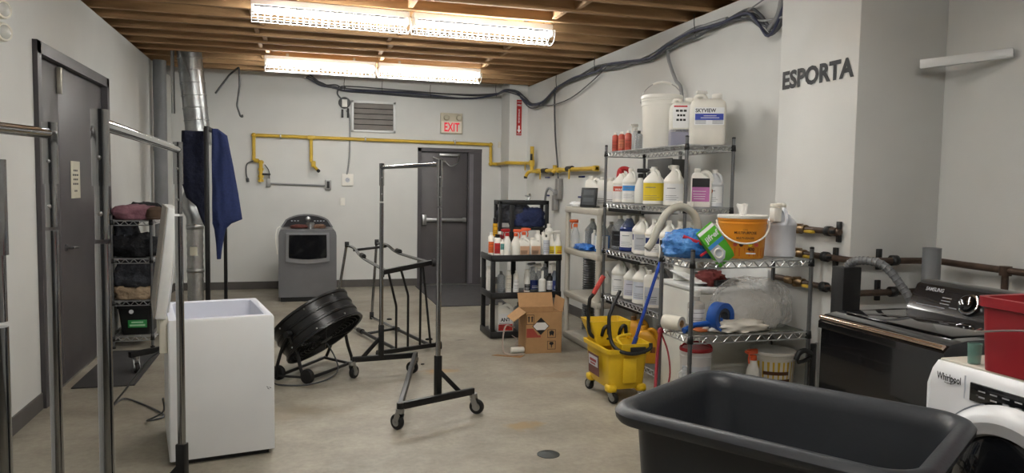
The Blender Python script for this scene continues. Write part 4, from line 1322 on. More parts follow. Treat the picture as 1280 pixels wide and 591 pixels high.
B_('tall white bottle with a grey printed label and black spout on the black shelving top', (2.482, y0 - .04, ZT_), 0, .036, .215, cap=BLKP, lab=LABG, capr=.25, neck=.7, lb=(.1, .75), group='bottles on the black shelving top')
B_('white bottle standing behind the grey-labelled one on the black shelving top', (2.437, y0 + .10, ZT_), 0, .036, .25, capr=.6, group='bottles on the black shelving top')
B_('second white bottle just behind the grey-labelled one, nearer the yellow labels', (2.50, y0 + .11, ZT_), 0, .032, .235, capr=.6, group='bottles on the black shelving top')
spray('left one of two yellow-labelled white bottles on the black shelving top', (2.552, y0 - .01, ZT_), .2, 1.0, body=WHTP, trig=WHTP, lab=YELL, group='yellow-labelled bottles')
spray('right one of two yellow-labelled white bottles on the black shelving top', (2.61, y0 - .05, ZT_), .2, 1.05, body=WHTP, trig=WHTP, lab=YELL, group='yellow-labelled bottles', tm=REDP)
B_('tall white bottle rising behind the two yellow-labelled ones', (2.565, y0 + .12, ZT_), 0, .042, .32, capr=.5, neck=.45, group='bottles on the black shelving top')
B_('slim yellow and brown can behind the orange-labelled bottle on the black shelving', (1.985, y0 + .14, ZT_), 0, .026, .38, body=mat('can_brown', '#5a3a26', .4), cap=BLKP, lab=mat('can_yellow', '#d3a020', .4), lb=(.5, .85), capr=.8, group='bottles on the black shelving top')
B_('maroon bottle behind the red-labelled one on the black shelving top', (2.03, y0 + .12, ZT_), 0, .04, .24, body=mat('maroon_plastic', '#7c2430', .4), cap=WHTP, group='bottles on the black shelving top')
y1 = 7.37
B_('smoky clear bottle with a pump at the left of the middle black shelf', (2.02, y1, ZM_), 0, .038, .22, body=GLASSY, cap=STEEL, capr=.35, group='bottles on the middle black shelf')
B_('tall white square-shouldered bottle next to the smoky one on the middle black shelf', (2.10, y1, ZM_), 0, .03, .225, lab=CREAM, capr=.8, neck=.8, lb=(.1, .8), group='bottles on the middle black shelf')
B_('white bottle with a narrow nozzle, third from left on the middle black shelf', (2.18, y1, ZM_), 0, .03, .225, capr=.35, lab=LABW, group='bottles on the middle black shelf')
B_('white bottle with a black and white label at the centre of the middle black shelf', (2.30, y1, ZM_), 0, .032, .235, lab=INK, lb=(.08, .35), capr=.85, neck=.85, tm=LABW, group='bottles on the middle black shelf')
spray('clear spray bottle with a blue-grey label at the back of the middle black shelf', (2.385, y1 + .08, ZM_), .4, 1.2, body=GLASSY, trig=LABG, lab=NAVY, fat=1.2, group='bottles on the middle black shelf', tm=LABW)
B_('frosted cone-topped bottle without a label on the middle black shelf', (2.45, y1 - .05, ZM_), 0, .038, .225, body=HDPE, neck=.35, capr=.35, sh=.55, group='bottles on the middle black shelf')
spray('spray bottle with a white trigger behind the frosted cone-topped bottle', (2.455, y1 + .09, ZM_), .3, 1.15, body=GLASSY, trig=WHTP, group='bottles on the middle black shelf')
B_('black bottle with a white label on the middle black shelf', (2.545, y1, ZM_), 0, .036, .19, body=BLKP, cap=BLKP, lab=LABW, group='bottles on the middle black shelf')
spray('navy-labelled spray bottle with a white trigger at the right end of the middle black shelf', (2.605, y1, ZM_), .3, 1.2, body=mat('grey_blue_plastic', '#6d7684', .4), trig=WHTP, lab=NAVY, fat=1., group='bottles on the middle black shelf', tm=LABW)
B_('clear spray bottle body behind the black bottle on the middle shelf', (2.53, y1 + .12, ZM_), 0, .04, .28, body=GLASSY, cap=LABG, group='bottles on the middle black shelf')
B_('tall white container at the back left corner of the middle black shelf', (1.955, y1 + .2, ZM_), 0, .04, .25, capr=.7, neck=.7, group='bottles on the middle black shelf')
a_ = fjug('white jug with black lettering and a red band on the bottom black shelf', (2.06, 7.37, ZB_), 0, .175, .1, .30, lab=LABW, band=mat('ant_red', '#b5322c', .5), bandtop=False, text='ANT', group='jugs on the bottom black shelf', labspan=(.05, .62))
tag(MB().span((1.93, 7.44, ZB_), (1.98, 7.50, .32), .008).build('white_carton', WHTP), 'narrow white carton at the left of the bottom black shelf', 'carton')
B_('smoky bottle standing behind the red-banded jug on the bottom black shelf', (2.24, 7.42, ZB_), 0, .06, .29, body=GLASSY, cap=BLKP, group='jugs on the bottom black shelf')
B_('dark green bottle beside the cardboard box on the bottom black shelf', (2.33, 7.40, ZB_), 0, .045, .29, body=mat('green_bottle', '#1e4a34', .3), cap=WHTP, group='jugs on the bottom black shelf')
B_('white-capped dark bottle behind the cardboard box on the bottom black shelf', (2.47, 7.42, ZB_), 0, .045, .27, body=BLKP, cap=WHTP, group='jugs on the bottom black shelf')

# black crate frame with folded clothes on top of the black shelving
cf = thing('storage_crate', 'black open crate frame holding bundled jackets at the back of the black shelving', 'crate', (2.295, 7.60, .838))
w2, d2, hh = .255, .09, .56
for sx in (-1, 1):
    for sy in (-1, 1):
        MB().box((sx * w2, sy * d2, hh / 2), (.035, .035, hh), .004).build('post', BLKP, cf)
MB().box((0, -d2, hh - .02), (2 * w2 + .035, .035, .045), .006).box((0, d2, hh - .02), (2 * w2 + .035, .035, .045), .006).box((-w2, 0, hh - .02), (.035, 2 * d2, .045), .006).box((w2, 0, hh - .02), (.035, 2 * d2, .045), .006).build('top_frame', BLKP, cf)
MB().box((-.13, -d2 - .0, hh / 2), (.05, .02, hh - .03), .003).build('centre_slat', BLKP, cf)
MB().span((-w2, -d2, .25), (w2, d2, .275), .004).build('tray', BLKP, cf)
tag(MB().lump((2.22, 7.60, 1.16), (.36, .14, .20), 41, .3, 2, power=3.2).build('grey_jacket', GREYC), 'charcoal jacket bundled in the black crate frame above the bottles', 'jacket')
tag(MB().lump((2.36, 7.585, 1.118), (.36, .15, .20), 43, .3, 2, power=3.2).build('blue_jacket', mat('royal_blue_cloth', '#1b2548', .9, var=.25, bump=1., bscale=16)), 'blue jacket bundled in the black crate frame beside the charcoal one', 'jacket')
gn = tag(MB().box((2.33, 7.50, 1.404), (.05, .03, .012), .003).tube([(2.34, 7.5, 1.405), (2.36, 7.5, 1.45), (2.35, 7.5, 1.47)], .012, 8).tube([(2.36, 7.5, 1.44), (2.30, 7.5, 1.45)], .007, 6).build('chrome_nozzle', STEEL), 'small chrome nozzle on top of the black crate frame', 'nozzle')

# ------------------------------------------------------------------ cardboard box
cbx = thing('cardboard_box', 'open brown cardboard box with hazard markings on the floor', 'box', (2.225, 6.70, 0), -.06)
w, d, hgt, tk = .345, .30, .385, .005
c = MB().span((-w / 2, -d / 2, 0), (w / 2, -d / 2 + tk, hgt)).span((-w / 2, d / 2 - tk, 0), (w / 2, d / 2, hgt)).span((-w / 2, -d / 2, 0), (-w / 2 + tk, d / 2, hgt)).span((w / 2 - tk, -d / 2, 0), (w / 2, d / 2, hgt)).span((-w / 2, -d / 2, 0), (w / 2, d / 2, tk))
c.build('carton', CARD, cbx)
def flap(name, o, u, v, m=CARD):
    o, u, v = Vector(o), Vector(u), Vector(v)
    n = u.cross(v).normalized() * tk
    k = MB()
    k.loft([[o, o + u, o + u + v, o + v], [o + n, o + u + n, o + u + v + n, o + v + n]])
    return k.build(name, m, cbx)
flap('back_flap', (-w / 2, d / 2, hgt), (w, 0, 0), (0, .07, .13))
flap('front_flap', (-w / 2, -d / 2, hgt), (w, 0, 0), (0, .13, -.05), CARDD)
flap('left_flap', (-w / 2, -d / 2, hgt), (0, d, 0), (-.115, 0, -.085))
flap('right_flap', (w / 2, -d / 2, hgt), (0, d, 0), (.02, 0, .12))
f_ = -d / 2 - .0008
def mark(name, m, build):
    k = MB(); build(k); return k.build(name, m, cbx)
RX = Matrix.Rotation(PI / 2, 4, 'X')
def dia(k, cx, cz, r, dep=.0008, yo=0.):
    k.prism([(cx - r, cz), (cx, cz - r), (cx + r, cz), (cx, cz + r)], dep, Matrix.Translation((0, f_ + yo, 0)) @ RX)
mark('hazard_diamond', INK, lambda k: dia(k, -.03, .255, .082))
mark('hazard_field', LABW, lambda k: k.prism([(-.103, .255), (-.07, .29), (.01, .29), (.043, .255), (.01, .22), (-.07, .22)], .0008, Matrix.Translation((0, f_ - .0009, 0)) @ RX))
mark('red_panel', mat('print_red', '#a4473a', .7), lambda k: k.prism([(-.165, .15), (-.165, .235), (-.105, .235), (-.055, .17), (-.03, .17), (-.03, .15)], .0008, Matrix.Translation((0, f_, 0)) @ RX))
def sym(k):
    for x in (-.145, -.115):
        k.prism([(x - .006, .295), (x + .006, .295), (x + .006, .335), (x + .013, .335), (x, .352), (x - .013, .335), (x - .006, .335)], .0008, Matrix.Translation((0, f_, 0)) @ RX)
    for (x0, z0, x1, z1) in ((-.168, .272, -.095, .364), (.035, .145, .115, .222), (.035, .035, .115, .115)):
        for a, b in (((x0, z0), (x1, z0 + .004)), ((x0, z1 - .004), (x1, z1)), ((x0, z0), (x0 + .004, z1)), ((x1 - .004, z0), (x1, z1))):
            k.span((a[0], f_ - .0008, a[1]), (b[0], f_, b[1]))
    k.prism([(.06, .16), (.075, .175), (.09, .16), (.1, .2), (.075, .213), (.05, .2)], .0008, Matrix.Translation((0, f_, 0)) @ RX)
    k.prism([(.072, .05), (.078, .05), (.08, .075), (.097, .085), (.09, .105), (.06, .105), (.053, .085), (.07, .075)], .0008, Matrix.Translation((0, f_, 0)) @ RX)
mark('handling_symbols', INK, sym)
tag(MB().lathe([(.026, 0), (.028, .01), (.028, .12), (.012, .14)], M=Matrix.Translation((1.92, 6.62, .028)) @ Matrix.Rotation(PI / 2, 4, 'Y'), seg=18).build('white_canister', WHTP), 'white canister lying on the floor left of the cardboard box', 'canister')
ww = thing('wire_coil', 'loose pale cord and strip tangled on the floor left of the cardboard box', 'cord')
MB().tube([(1.98, 6.72, .22), (1.88, 6.66, .25), (1.84, 6.62, .12), (1.84, 6.56, .02), (1.9, 6.5, .01), (2.0, 6.52, .01)], .007, 6, smooth=5).tube([(1.95, 6.7, .15), (2.0, 6.66, .11), (1.96, 6.62, .08), (2.03, 6.66, .06)], .004, 6, smooth=5).build('cord_loop', mat('pink_grey_cord', '#a8968c', .6), ww)
tag(MB().prism([(1.72, 6.56), (1.95, 6.42), (2.02, 6.50), (1.9, 6.49), (1.78, 6.58)], .004).build('cardboard_scrap', CARDD), 'torn cardboard scrap on the floor left of the cardboard box', 'cardboard')

# ------------------------------------------------------------------ grey resin shelving
GX0, GX1, GY0, GY1 = 2.66, 3.10, 6.38, 7.27
gs = thing('resin_shelving', 'pale grey plastic shelving squeezed between black shelving and wire shelving', 'shelving', ((GX0 + GX1) / 2, (GY0 + GY1) / 2, 0), 0, 'plastic shelving units')
gx, gy = (GX1 - GX0) / 2, (GY1 - GY0) / 2
for z in (.035, .455, .90, 1.32):
    s = MB().box((0, 0, z), (2 * gx, 2 * gy, .06), .012)
    s.build('shelf', GREYP, gs)
for sx in (-1, 1):
    for sy in (-1, 1):
        MB().lathe([(.03, 0), (.026, .03), (.026, 1.3)], c=(sx * (gx - .03), sy * (gy - .03), 0), seg=16).build('post', GREYP, gs)
tb = thing('tablet', 'black-framed tablet screen propped on top of the grey shelving', 'screen', (2.74, 6.83, 1.352), math.radians(-62))
tm = Matrix.Rotation(-.12, 4, 'X')
k = MB().box((0, 0, .098), (.20, .014, .19), .005); k._xf(k.bm.verts, tm); tbo = k.build('screen_case', BLKP, tb)
k = MB().box((0, -.0075, .10), (.165, .002, .15)); k._xf(k.bm.verts, tm); k.build('screen', mat('dim_screen', '#4a4d50', .2), tbo)
k = MB().box((0, -.009, .145), (.13, .001, .05)).box((0, -.009, .075), (.13, .001, .04)); k._xf(k.bm.verts, tm); k.build('screen_panes', mat('dim_pane', '#5d6164', .2), tbo)
MB().box((0, .035, .006), (.16, .10, .012), .004).build('stand', BLKP, tb)
fjug('white jug with an open grip left behind the tablet on the grey shelving', (2.90, 7.08, 1.352), -1.0, .17, .10, .31, lab=None, group='jugs on the grey shelving top')
fjug('white jug directly behind the tablet on the grey shelving', (2.93, 6.86, 1.352), -1.0, .15, .10, .30, lab=LABW, group='jugs on the grey shelving top')
fjug('white jug at the wire rack end of the grey shelving top', (2.88, 6.52, 1.352), -1.0, .15, .10, .29, lab=LABW, group='jugs on the grey shelving top')
tag(MB().lump((2.73, 7.08, 1.352), (.16, .10, .05), 51, .3, 5).build('crumpled_paper', LABW), 'crumpled white paper at the left front of the grey shelving top', 'paper')
spray('clear bottle with an orange-red trigger on the second grey shelf', (2.75, 7.18, .932), -.7, 1.15, body=CLEAR, trig=ORG, group='bottles on the second grey shelf')
jug('smoky clear jug on the second grey shelf', (2.86, 7.0, .932), -.6, 1., body=GLASSY, lab=None, group='bottles on the second grey shelf')
jug('clear jug with blue liquid on the second grey shelf', (2.82, 6.64, .932), -.6, .95, body=CLEAR, lab=LABW, liquid=mat('sky_liquid', '#3f78c0', .2), group='bottles on the second grey shelf')
jug('clear empty jug behind the blue liquid on the second grey shelf', (2.95, 6.74, .932), -.6, .95, body=GLASSY, lab=None, group='bottles on the second grey shelf')
tag(MB().lump((2.74, 6.88, .932), (.16, .34, .06), 55, .3, 4).build('blue_gloves', mat('blue_glove', '#2668b8', .5)), 'blue rubber gloves heaped at the front of the second grey shelf', 'gloves')
B_('white bottle tucked behind the blue gloves on the second grey shelf', (2.82, 6.84, .932), -.6, .03, .2, group='bottles on the second grey shelf')
tag(MB().box((2.92, 7.17, 1.03), (.02, .10, .19), .003, Matrix.Rotation(.25, 4, 'X')).build('dark_binder', BLKP), 'dark folder leaning at the left end of the second grey shelf', 'folder')
tag(MB().lump((2.74, 6.86, .93), (.10, .1, .045), 57, .3, 4).build('white_rag', LABW), 'white rag lying among the blue gloves on the grey shelf', 'rag')
jug('white jug on the third grey shelf beside the wire shelving', (2.80, 6.48, .487), -.8, .95, lab=None, group='bottles on the lower grey shelves')
B_('white bottle with pinkish contents on the third grey shelf behind the red mop grip', (2.74, 6.40 + .06, .487), 0, .032, .16, lab=ORG, group='bottles on the lower grey shelves') if False else None
fx = thing('flexible_duct', 'ribbed silver flexible duct hanging behind the grey shelving', 'duct')
fp = [(.062 + (.008 if k % 2 else 0), k * .0125) for k in range(72)]
MB().lathe(fp, c=(3.03, 7.48, .02), seg=20).build('duct_hose', mat('dull_foil', '#6d6f70', .4, .85, var=.2), fx)
# ------------------------------------------------------------------ tall wire shelving with the jugs
T1 = (.12, .583, .994, 1.413, 1.868)
wr = wire_rack('wire_shelving', 'tall wire shelving packed with jugs against the right wall', 2.70, 3.08, 4.86, 6.32, T1, 1.92, 'wire shelving units')
for z in (T1[1], T1[2], T1[3]):
    MB().span((-.17, .05, z - .075), (-.16, .70, z - .036)).span((-.17, .05, z - .078), (.18, .70, z - .072)).build('drip_tray', BLKP, wr)
E1 = .003
z5, z4, z3, z2, z1 = T1[4] + E1, T1[3] + E1, T1[2] + E1, T1[1] + E1, T1[0] + E1
TH = math.radians(-32)
redb = mat('red_soap', '#b04a38', .35)
G = 'red pump bottles on the top wire shelf'
for (x, y, lb_) in ((2.745, 6.225, 'leftmost red soap bottle with a white cap on the top wire shelf'),
                    (2.75, 6.10, 'middle red soap bottle with a tan label on the top wire shelf'),
                    (2.745, 5.955, 'right red soap bottle nearest the white pail on the top wire shelf')):
    bottle(lb_, (x, y, z5), TH, .029, .165, body=redb, cap=WHTP, group=G, lab=mat('soap_tan', '#b8694c', .5) if 'tan' in lb_ else mat('soap_red', '#a8412f', .5), capr=.5, sh=.80, caph=.13)
bottle('smoky clear bottle behind the red soap bottles on the top wire shelf', (2.86, 6.22, z5), TH, .035, .16, body=GLASSY, cap=WHTP, group=G)
bottle('smoky clear bottle between the red soap bottles and the white pail', (2.80, 5.86, z5), TH, .03, .16, body=GLASSY, cap=BLKP, group=G)
spray('white trigger sprayer standing behind the red soap bottles', (2.86, 6.06, z5), .3, .95, body=CLEAR, trig=WHTP, group=G)


def pail(name, label, loc, r0, r1, h, body, lidm, rz=0., bail=None, lab=None, cat='bucket', group=None, bail_up=True):
    t = thing(name, label, cat, loc, rz, group)
    MB().lathe([(r0 * .97, 0), (r0, .006), (r0 + (r1 - r0) * .82, h * .80), (r1 * 1.01, h * .80), (r1 * 1.01, h * .83), (r1 * .985, h * .835), (r1 * .99, h * .88), (r1 * 1.02, h * .885), (r1 * 1.02, h * .91), (r1, h * .915), (r1, h * .95)], seg=40).build('body', body, t)
    MB().lathe([(r1 * 1.03, h * .925), (r1 * 1.04, h * .935), (r1 * 1.04, h * .985), (r1 * 1.01, h), (r1 * .95, h), (r1 * .93, h * .985), (.001, h * .985)], seg=40).build('lid', lidm, t)
    if bail:
        pts = []
        for k in range(15):
            a = PI * k / 14
            if bail_up:
                pts.append((r1 * 1.05 * math.cos(a), 0, h * .86 + r1 * 1.05 * math.sin(a)))
            else:
                pts.append((r1 * 1.07 * math.cos(a), -r1 * 1.1 * math.sin(a) ** .75, h * .86 - h * bail * math.sin(a)))
        b = MB().tube(pts, .004 if bail_up else .0055, 7)
        o = b.build('bail_handle', STEEL if bail_up else WHTP, t)
        if bail_up:
            MB().tube(pts[5:10], .009, 10).build('grip', WHTP, o)
    return t


pail('white_pail', 'large white lidded pail with its wire handle raised on the top wire shelf', (2.86, 5.58, z5), .140, .162, .425, WHTP, WHTP, -.5, bail=1.)


def jerrican(label, loc, rz, w, d, h, body, capx, lab, build_lab, liquid=None, fill=0.):
    t = thing('jerrican', label, 'jerrican', loc, rz, 'jerricans on the top wire shelf')
    b = MB()
    lo = [rrect(w * .95, d * .95, 0, .03), rrect(w, d, .015, .035)]
    if liquid:
        MB().loft(lo + [rrect(w, d, fill, .035)]).build('liquid', liquid, t)
        secs = [rrect(w, d, fill, .035)]
    else:
        secs = lo
    secs += [rrect(w, d, h * .28, .035), rrect(w * .985, d * .985, h * .3, .035), rrect(w, d, h * .32, .035), rrect(w, d, h * .76, .035), rrect(w * .93, d * .93, h * .84, .04), rrect(w * .80, d * .8, h * .885, .04), rrect(w * .72, d * .72, h * .89, .03)]
    b.loft(secs)
    b.lathe([(.034, h * .87), (.032, h * .93)], c=(capx, 0, 0), seg=20)
    b.tube([(-capx * .2, 0, h * .87), (-capx * .45, 0, h * .955), (-capx * 1.1, 0, h * .96), (-capx * 1.5, 0, h * .88)], .018, 12, smooth=4)
    b.build('body', body, t)
    MB().lathe([(.038, h * .915), (.038, h * .985), (.034, h)], c=(capx, 0, 0), seg=22).build('cap', WHTP, t)
    build_lab(t, -d / 2 - .001)
    return t


def lab_a(t, f):
    lo = MB().box((-.01, f, .22), (.15, .002, .17)).build('label_sticker', LABW, t)
    MB().box((.055, f - .0015, .235), (.025, .001, .14)).build('label_band', NAVY, lo)
    MB().box((-.03, f - .0015, .295), (.10, .001, .012)).build('label_stripe', REDP, lo)
    k = MB()
    for q, w_ in enumerate((.08, .06, .07)):
        for p in range(3):
            k.box((-.025 + (p - 1) * w_ / 2.8, f - .0017, .262 - q * .034), (w_ / 3.6, .0008, .016))
    k.build('label_print', INK, lo)


def lab_b(t, f):
    lo = MB().box((0.005, f, .205), (.21, .002, .125)).build('label_sticker', LABW, t)
    MB().box((.005, f - .0015, .20), (.20, .001, .046)).build('label_band', mat('label_blue', '#2a3fa0', .5), lo)
    k = MB().text('SKYVIEW', (-.022, f - .0017, .233), (1, 0, 0), (0, 0, 1), .038, width=.145, bold=.025)
    k.build('label_title', INK, lo)
    k = MB()
    for x in (-.055, .065):
        for q in range(4):
            k.box((x, f - .0017, .152 + q * .007), (.075, .0008, .003))
    k.build('label_print', INKG, lo)
    k = MB()
    for q in range(2):
        k.box((.01, f - .0022, .193 + q * .014), (.13 - q * .04, .0006, .004))
    k.build('label_band_print', LABW, lo)


jerrican('translucent jerrican part filled with purple liquid on the top wire shelf', (2.86, 5.23, z5), math.radians(-22), .19, .24, .37, mat('jerrican_natural', '#d9d6cc', .4, subs=.1), .05, LABW, lab_a, mat('purple_liquid', '#8f8f9f', .3), .125)
jerrican('white jerrican with a blue-banded label on the top wire shelf', (2.93, 4.985, z5), math.radians(-26), .255, .22, .375, mat('jerrican_natural', '#d9d6cc'), .065, LABW, lab_b)
sp_ = tag(MB().lathe([(.03, 0), (.03, .015), (.014, .02), (.014, .05)], c=(3.035, 5.26, z5 + .37), seg=16).box((3.035, 5.26, z5 + .425), (.09, .03, .022), .006).lathe([(.035, -.37), (.036, -.05), (.034, -.01), (.03, 0)], c=(3.035, 5.26, z5 + .37), seg=24).build('pump_container', WHTP),
          'white container with a spigot cap rising between the two jerricans', 'container')

# shelf z4
GJ = 'gallon jugs on the tall wire shelving'
pk = mat('pink_label', '#b870a8', .5)
wash_ = jug('white jug with an orange-red label and a red grip', (2.80, 6.20, z4), TH, 1.0, body=WHTP, cap=REDP, lab=LABW, band=mat('wash_red', '#c2503a', .5), text='WASH', tm=LABW, group=GJ, sz=.95)
MB().tube([(-.03, .03, .215), (-.02, .03, .285), (.02, .03, .305), (.065, .03, .285), (.08, .03, .215)], .021, 10, smooth=4).build('red_grip', REDP, wash_)
jug('white jug with a small blue label beside the red-gripped jug', (2.80, 6.00, z4), TH, 1.0, body=HDPE, lab=LABW, band=mat('sky_label', '#3d86c8', .5), group=GJ)
spray('frosted spray bottle with a black trigger on the second wire shelf', (2.81, 5.83, z4), 2.4, 1.2, body=HDPE, trig=BLKP, group=GJ)
jug('grey clear jug behind the black-trigger spray bottle', (2.96, 5.92, z4), TH, 1.0, body=GLASSY, lab=None, group=GJ)
jug('milky jug with a wide yellow label on the second wire shelf', (2.80, 5.56, z4), TH, 1.15, body=WHTP, lab=YELL, group=GJ, sz=.88, labh=(.03, .175), arc=1.3)
spray('clear sprayer with a black neck behind the yellow-label jug', (2.97, 5.52, z4), .4, 1.3, body=CLEAR, trig=WHTP, lab=INK, group=GJ)
jug('white jug left of the middle rack post on the second wire shelf', (2.80, 5.22, z4), TH, 1.08, body=WHTP, lab=LABW, group=GJ, sz=.95)
fjug('white flat-sided jug with a pink and black label on the second wire shelf', (2.90, 4.98, z4), math.radians(-38), .15, .10, .285, lab=pk, band=INK, tm=LABW, group=GJ, labspan=(.14, .74))
gj_ = jug('greyish jug with round orange emblem at near end of second wire shelf', (3.0, 4.97, z4), math.radians(-38), .92, body=mat('grey_milky', '#c6c9cc', .4), lab=LABW, group=GJ, hang=.3)
MB().lathe([(.024, 0), (.024, .002)], M=Matrix.Translation((-.025, -.0668, .118)) @ Matrix.Rotation(-.36, 4, 'Z') @ Matrix.Rotation(PI / 2, 4, 'X'), seg=20).build('emblem', mat('emblem_orange', '#c0632c', .5), gj_)
for i, (x, y) in enumerate(((2.755, 5.08), (2.765, 5.03), (2.775, 4.98), (2.79, 4.935))):
    tag(MB().lathe([(.02, 0), (.021, .01), (.021, .032), (.016, .036), (.016, .04)], c=(x, y, z4), seg=14).build('small_white_pot', WHTP),
        'small white pot in the row at the shelf edge, %s counted from the middle post' % ('first', 'second', 'third', 'fourth')[i], 'pot', 'row of small white pots')

# shelf z3
bl_liq = mat('blue_liquid', '#27366f', .25)
jug('smoky clear jug with a black label at the far end of the third wire shelf', (2.80, 6.20, z3), TH, 1., body=GLASSY, lab=INK, tm=LABW, group=GJ)
jug('clear jug half full of dark blue liquid on the third wire shelf', (2.80, 6.02, z3), TH, 1.05, body=mat('blue_tinted_clear', '#4a5578', .2, alpha=.75), lab=LABW, liquid=bl_liq, fill=.2, group=GJ)
jug('white jug with a navy label corner, next to the dark blue jug', (2.84, 5.85, z3), TH, 1.05, body=WHTP, lab=LABW, band=NAVY, group=GJ)
jug('white jug in front, third wire shelf, left of the grey hose', (2.79, 5.72, z3), TH, 1.02, body=WHTP, lab=LABG, group=GJ)
jug('white jug with a blue emblem half behind the grey hose', (2.80, 5.53, z3), TH, 1.0, body=WHTP, lab=LABW, band=NAVY, group=GJ)
jug('white jug with a black band right of the grey hose, third wire shelf', (2.80, 5.28, z3), TH, 1.0, body=WHTP, lab=LABW, band=INK, group=GJ)
jug('white jug with a pink band behind the blue bag, third wire shelf', (2.80, 5.10, z3), TH, 1.0, body=WHTP, lab=LABW, band=ORG, group=GJ)
jug('milky jug under the grey hose arch at the near end of the third wire shelf', (2.92, 5.18, z3), TH, 1.0, body=HDPE, lab=LABW, group=GJ)
jug('milky jug behind the green pouch on the third wire shelf', (2.86, 4.94, z3), TH, .95, body=HDPE, lab=LABW, group=GJ)
jug('cloudy jug between the green pouch and the orange bucket on the third wire shelf', (3.0, 4.95, z3), TH, .98, body=mat('grey_milky', '#c6c9cc'), lab=LABG, group=GJ)
jug('milky jug at the back of the third wire shelf behind the white jugs', (2.97, 5.42, z3), TH, 1.0, body=HDPE, lab=None, group=GJ)

# shelf z2
jug('white jug at the far end of the lower wire shelf behind the red mop grip', (2.80, 6.16, z2), TH, 1.12, body=HDPE, lab=LABW, group=GJ)
jug('white jug with a pale violet label, second on the lower wire shelf', (2.81, 5.94, z2), TH, 1.02, body=HDPE, lab=mat('pale_violet_label', '#c6c8d8', .5), group=GJ)
jug('white jug with ribbed shoulders just left of the blue mop pole', (2.79, 5.70, z2), TH, 1.12, body=HDPE, lab=mat('pale_blue_label', '#c9d0dc', .5), group=GJ)
jug('clear jug behind the blue mop pole on the lower wire shelf', (2.97, 5.72, z2), TH, 1.05, body=GLASSY, lab=None, group=GJ)
fjug('white flat jug with a grey label right of the blue mop pole', (2.79, 5.50, z2), math.radians(-34), .15, .10, .30, lab=LABG, group=GJ)
jug('milky jug hidden behind the white flat jug on the lower wire shelf', (2.95, 5.35, z2), TH, 1.0, body=HDPE, lab=None, group=GJ)
# bottom
ylj = mat('yellow_jug', '#d59a20', .4)
fjug('left yellow flat jug with a dark cap at the foot of the wire shelving', (2.79, 5.76, z1), math.radians(-32), .165, .11, .34, body=ylj, cap=mat('brown_cap', '#6d5334', .5), lab=None, group='yellow jugs')
fjug('right yellow flat jug with a round emblem at the foot of the wire shelving', (2.78, 5.54, z1), math.radians(-32), .15, .11, .30, body=ylj, cap=ylj, lab=mat('emblem_brown', '#7a4a28', .5), group='yellow jugs', labspan=(.3, .46))

# ------------------------------------------------------------------ mop bucket
mb_ = thing('mop_bucket', 'yellow wringer mop bucket on casters in front of the wire shelving', 'bucket', (2.30, 5.10, 0))
def mrr(x0, x1, y0, y1, z, r=.03):
    return [(p[0] + (x0 + x1) / 2, p[1] + (y0 + y1) / 2, p[2]) for p in rrect(x1 - x0, y1 - y0, z, r, 4)]
b = MB()
b.loft([mrr(-.135, .125, -.20, .20, .10), mrr(-.14, .13, -.205, .205, .12), mrr(-.155, .145, -.225, .225, .36), mrr(-.175, .165, -.245, .245, .365), mrr(-.178, .168, -.25, .25, .395), mrr(-.16, .15, -.23, .23, .395), mrr(-.125, .12, -.19, .19, .13)])
b.build('tub', YEL, mb_)
b = MB()
for sx in (-1, 1):
    b.box((sx * .115 - .005, -.18, .105), (.075, .085, .055), .018)
    b.box((sx * .115 - .005, .18, .105), (.075, .085, .055), .018)
b.build('caster_bracket', YEL, mb_, each=True)
b = MB()
b.box((.0, -.236, .24), (.105, .012, .18), .004).box((.0, -.241, .325), (.075, .008, .012), .003)
b.build('front_rib', YEL, mb_)
# rear wringer funnel
b = MB()
b.loft([mrr(-.135, .12, .06, .22, .36, .015), mrr(-.15, .13, .05, .235, .44, .015), mrr(-.18, .145, .06, .30, .545, .015), mrr(-.170, .135, .07, .29, .545, .012), mrr(-.14, .12, .06, .225, .44, .012), mrr(-.12, .105, .07, .21, .37, .012)])
wz = b.build('wringer', YEL, mb_)
b = MB()
b.loft([mrr(-.06, .145, -.24, -.04, .355, .012), mrr(-.075, .165, -.255, -.03, .435, .012), mrr(-.064, .154, -.244, -.04, .435, .01), mrr(-.05, .135, -.23, -.05, .365, .01)])
b.tube([(-.07, -.23, .43), (-.065, -.16, .47), (.06, -.10, .475), (.075, -.03, .44)], .011, 8, smooth=4)
for k in range(4):
    b.box((.045, -.06 - .045 * k, .36), (.19, .012, .012))
b.build('wringer_basket', YEL, mb_)
b = MB()
b.tube([(-.11, .08, .845), (-.165, .09, .745), (-.185, .10, .70), (-.185, .11, .52), (-.165, .10, .44), (-.10, .08, .415), (-.04, .06, .42)], .014, 10, smooth=4)
h1 = b.build('wringer_handle', BLKP, mb_)
MB().tube([(-.085, .075, .89), (-.16, .088, .755)], .018, 12).build('red_grip', mat('mop_red_grip', '#b5413a', .5), h1)
b = MB()
b.tube([(-.03, -.10, .80), (-.105, -.13, .67), (-.128, -.14, .60), (-.125, -.17, .46), (-.10, -.22, .40), (-.04, -.262, .375), (.05, -.265, .372), (.14, -.262, .40), (.15, -.255, .44)], .014, 10, smooth=4)
b.build('press_handle', BLKP, mb_)
b = MB()
for x in (-.07, .07):
    b.tube([(x - .03, .055, .44), (x - .015, .045, .50), (x + .02, .05, .51), (x + .025, .05, .45)], .014, 8, smooth=3)
b.box((.05, -.262, .39), (.12, .012, .05), .004)
b.build('press_gear', BLKP, mb_, each=True)
lb = MB().span((-.158, -.10, .175), (-.156, .10, .33)).build('label_sticker', mat('label_dark_red', '#5c2c28', .5), mb_)
lb.location = (-.004, 0, 0); lb.rotation_euler = (0, -.06, 0)
lb.location = (-.010, 0, .004)
k = MB().span((-.1605, -.085, .24), (-.159, .085, .315)).build('label_panel', LABG, lb)
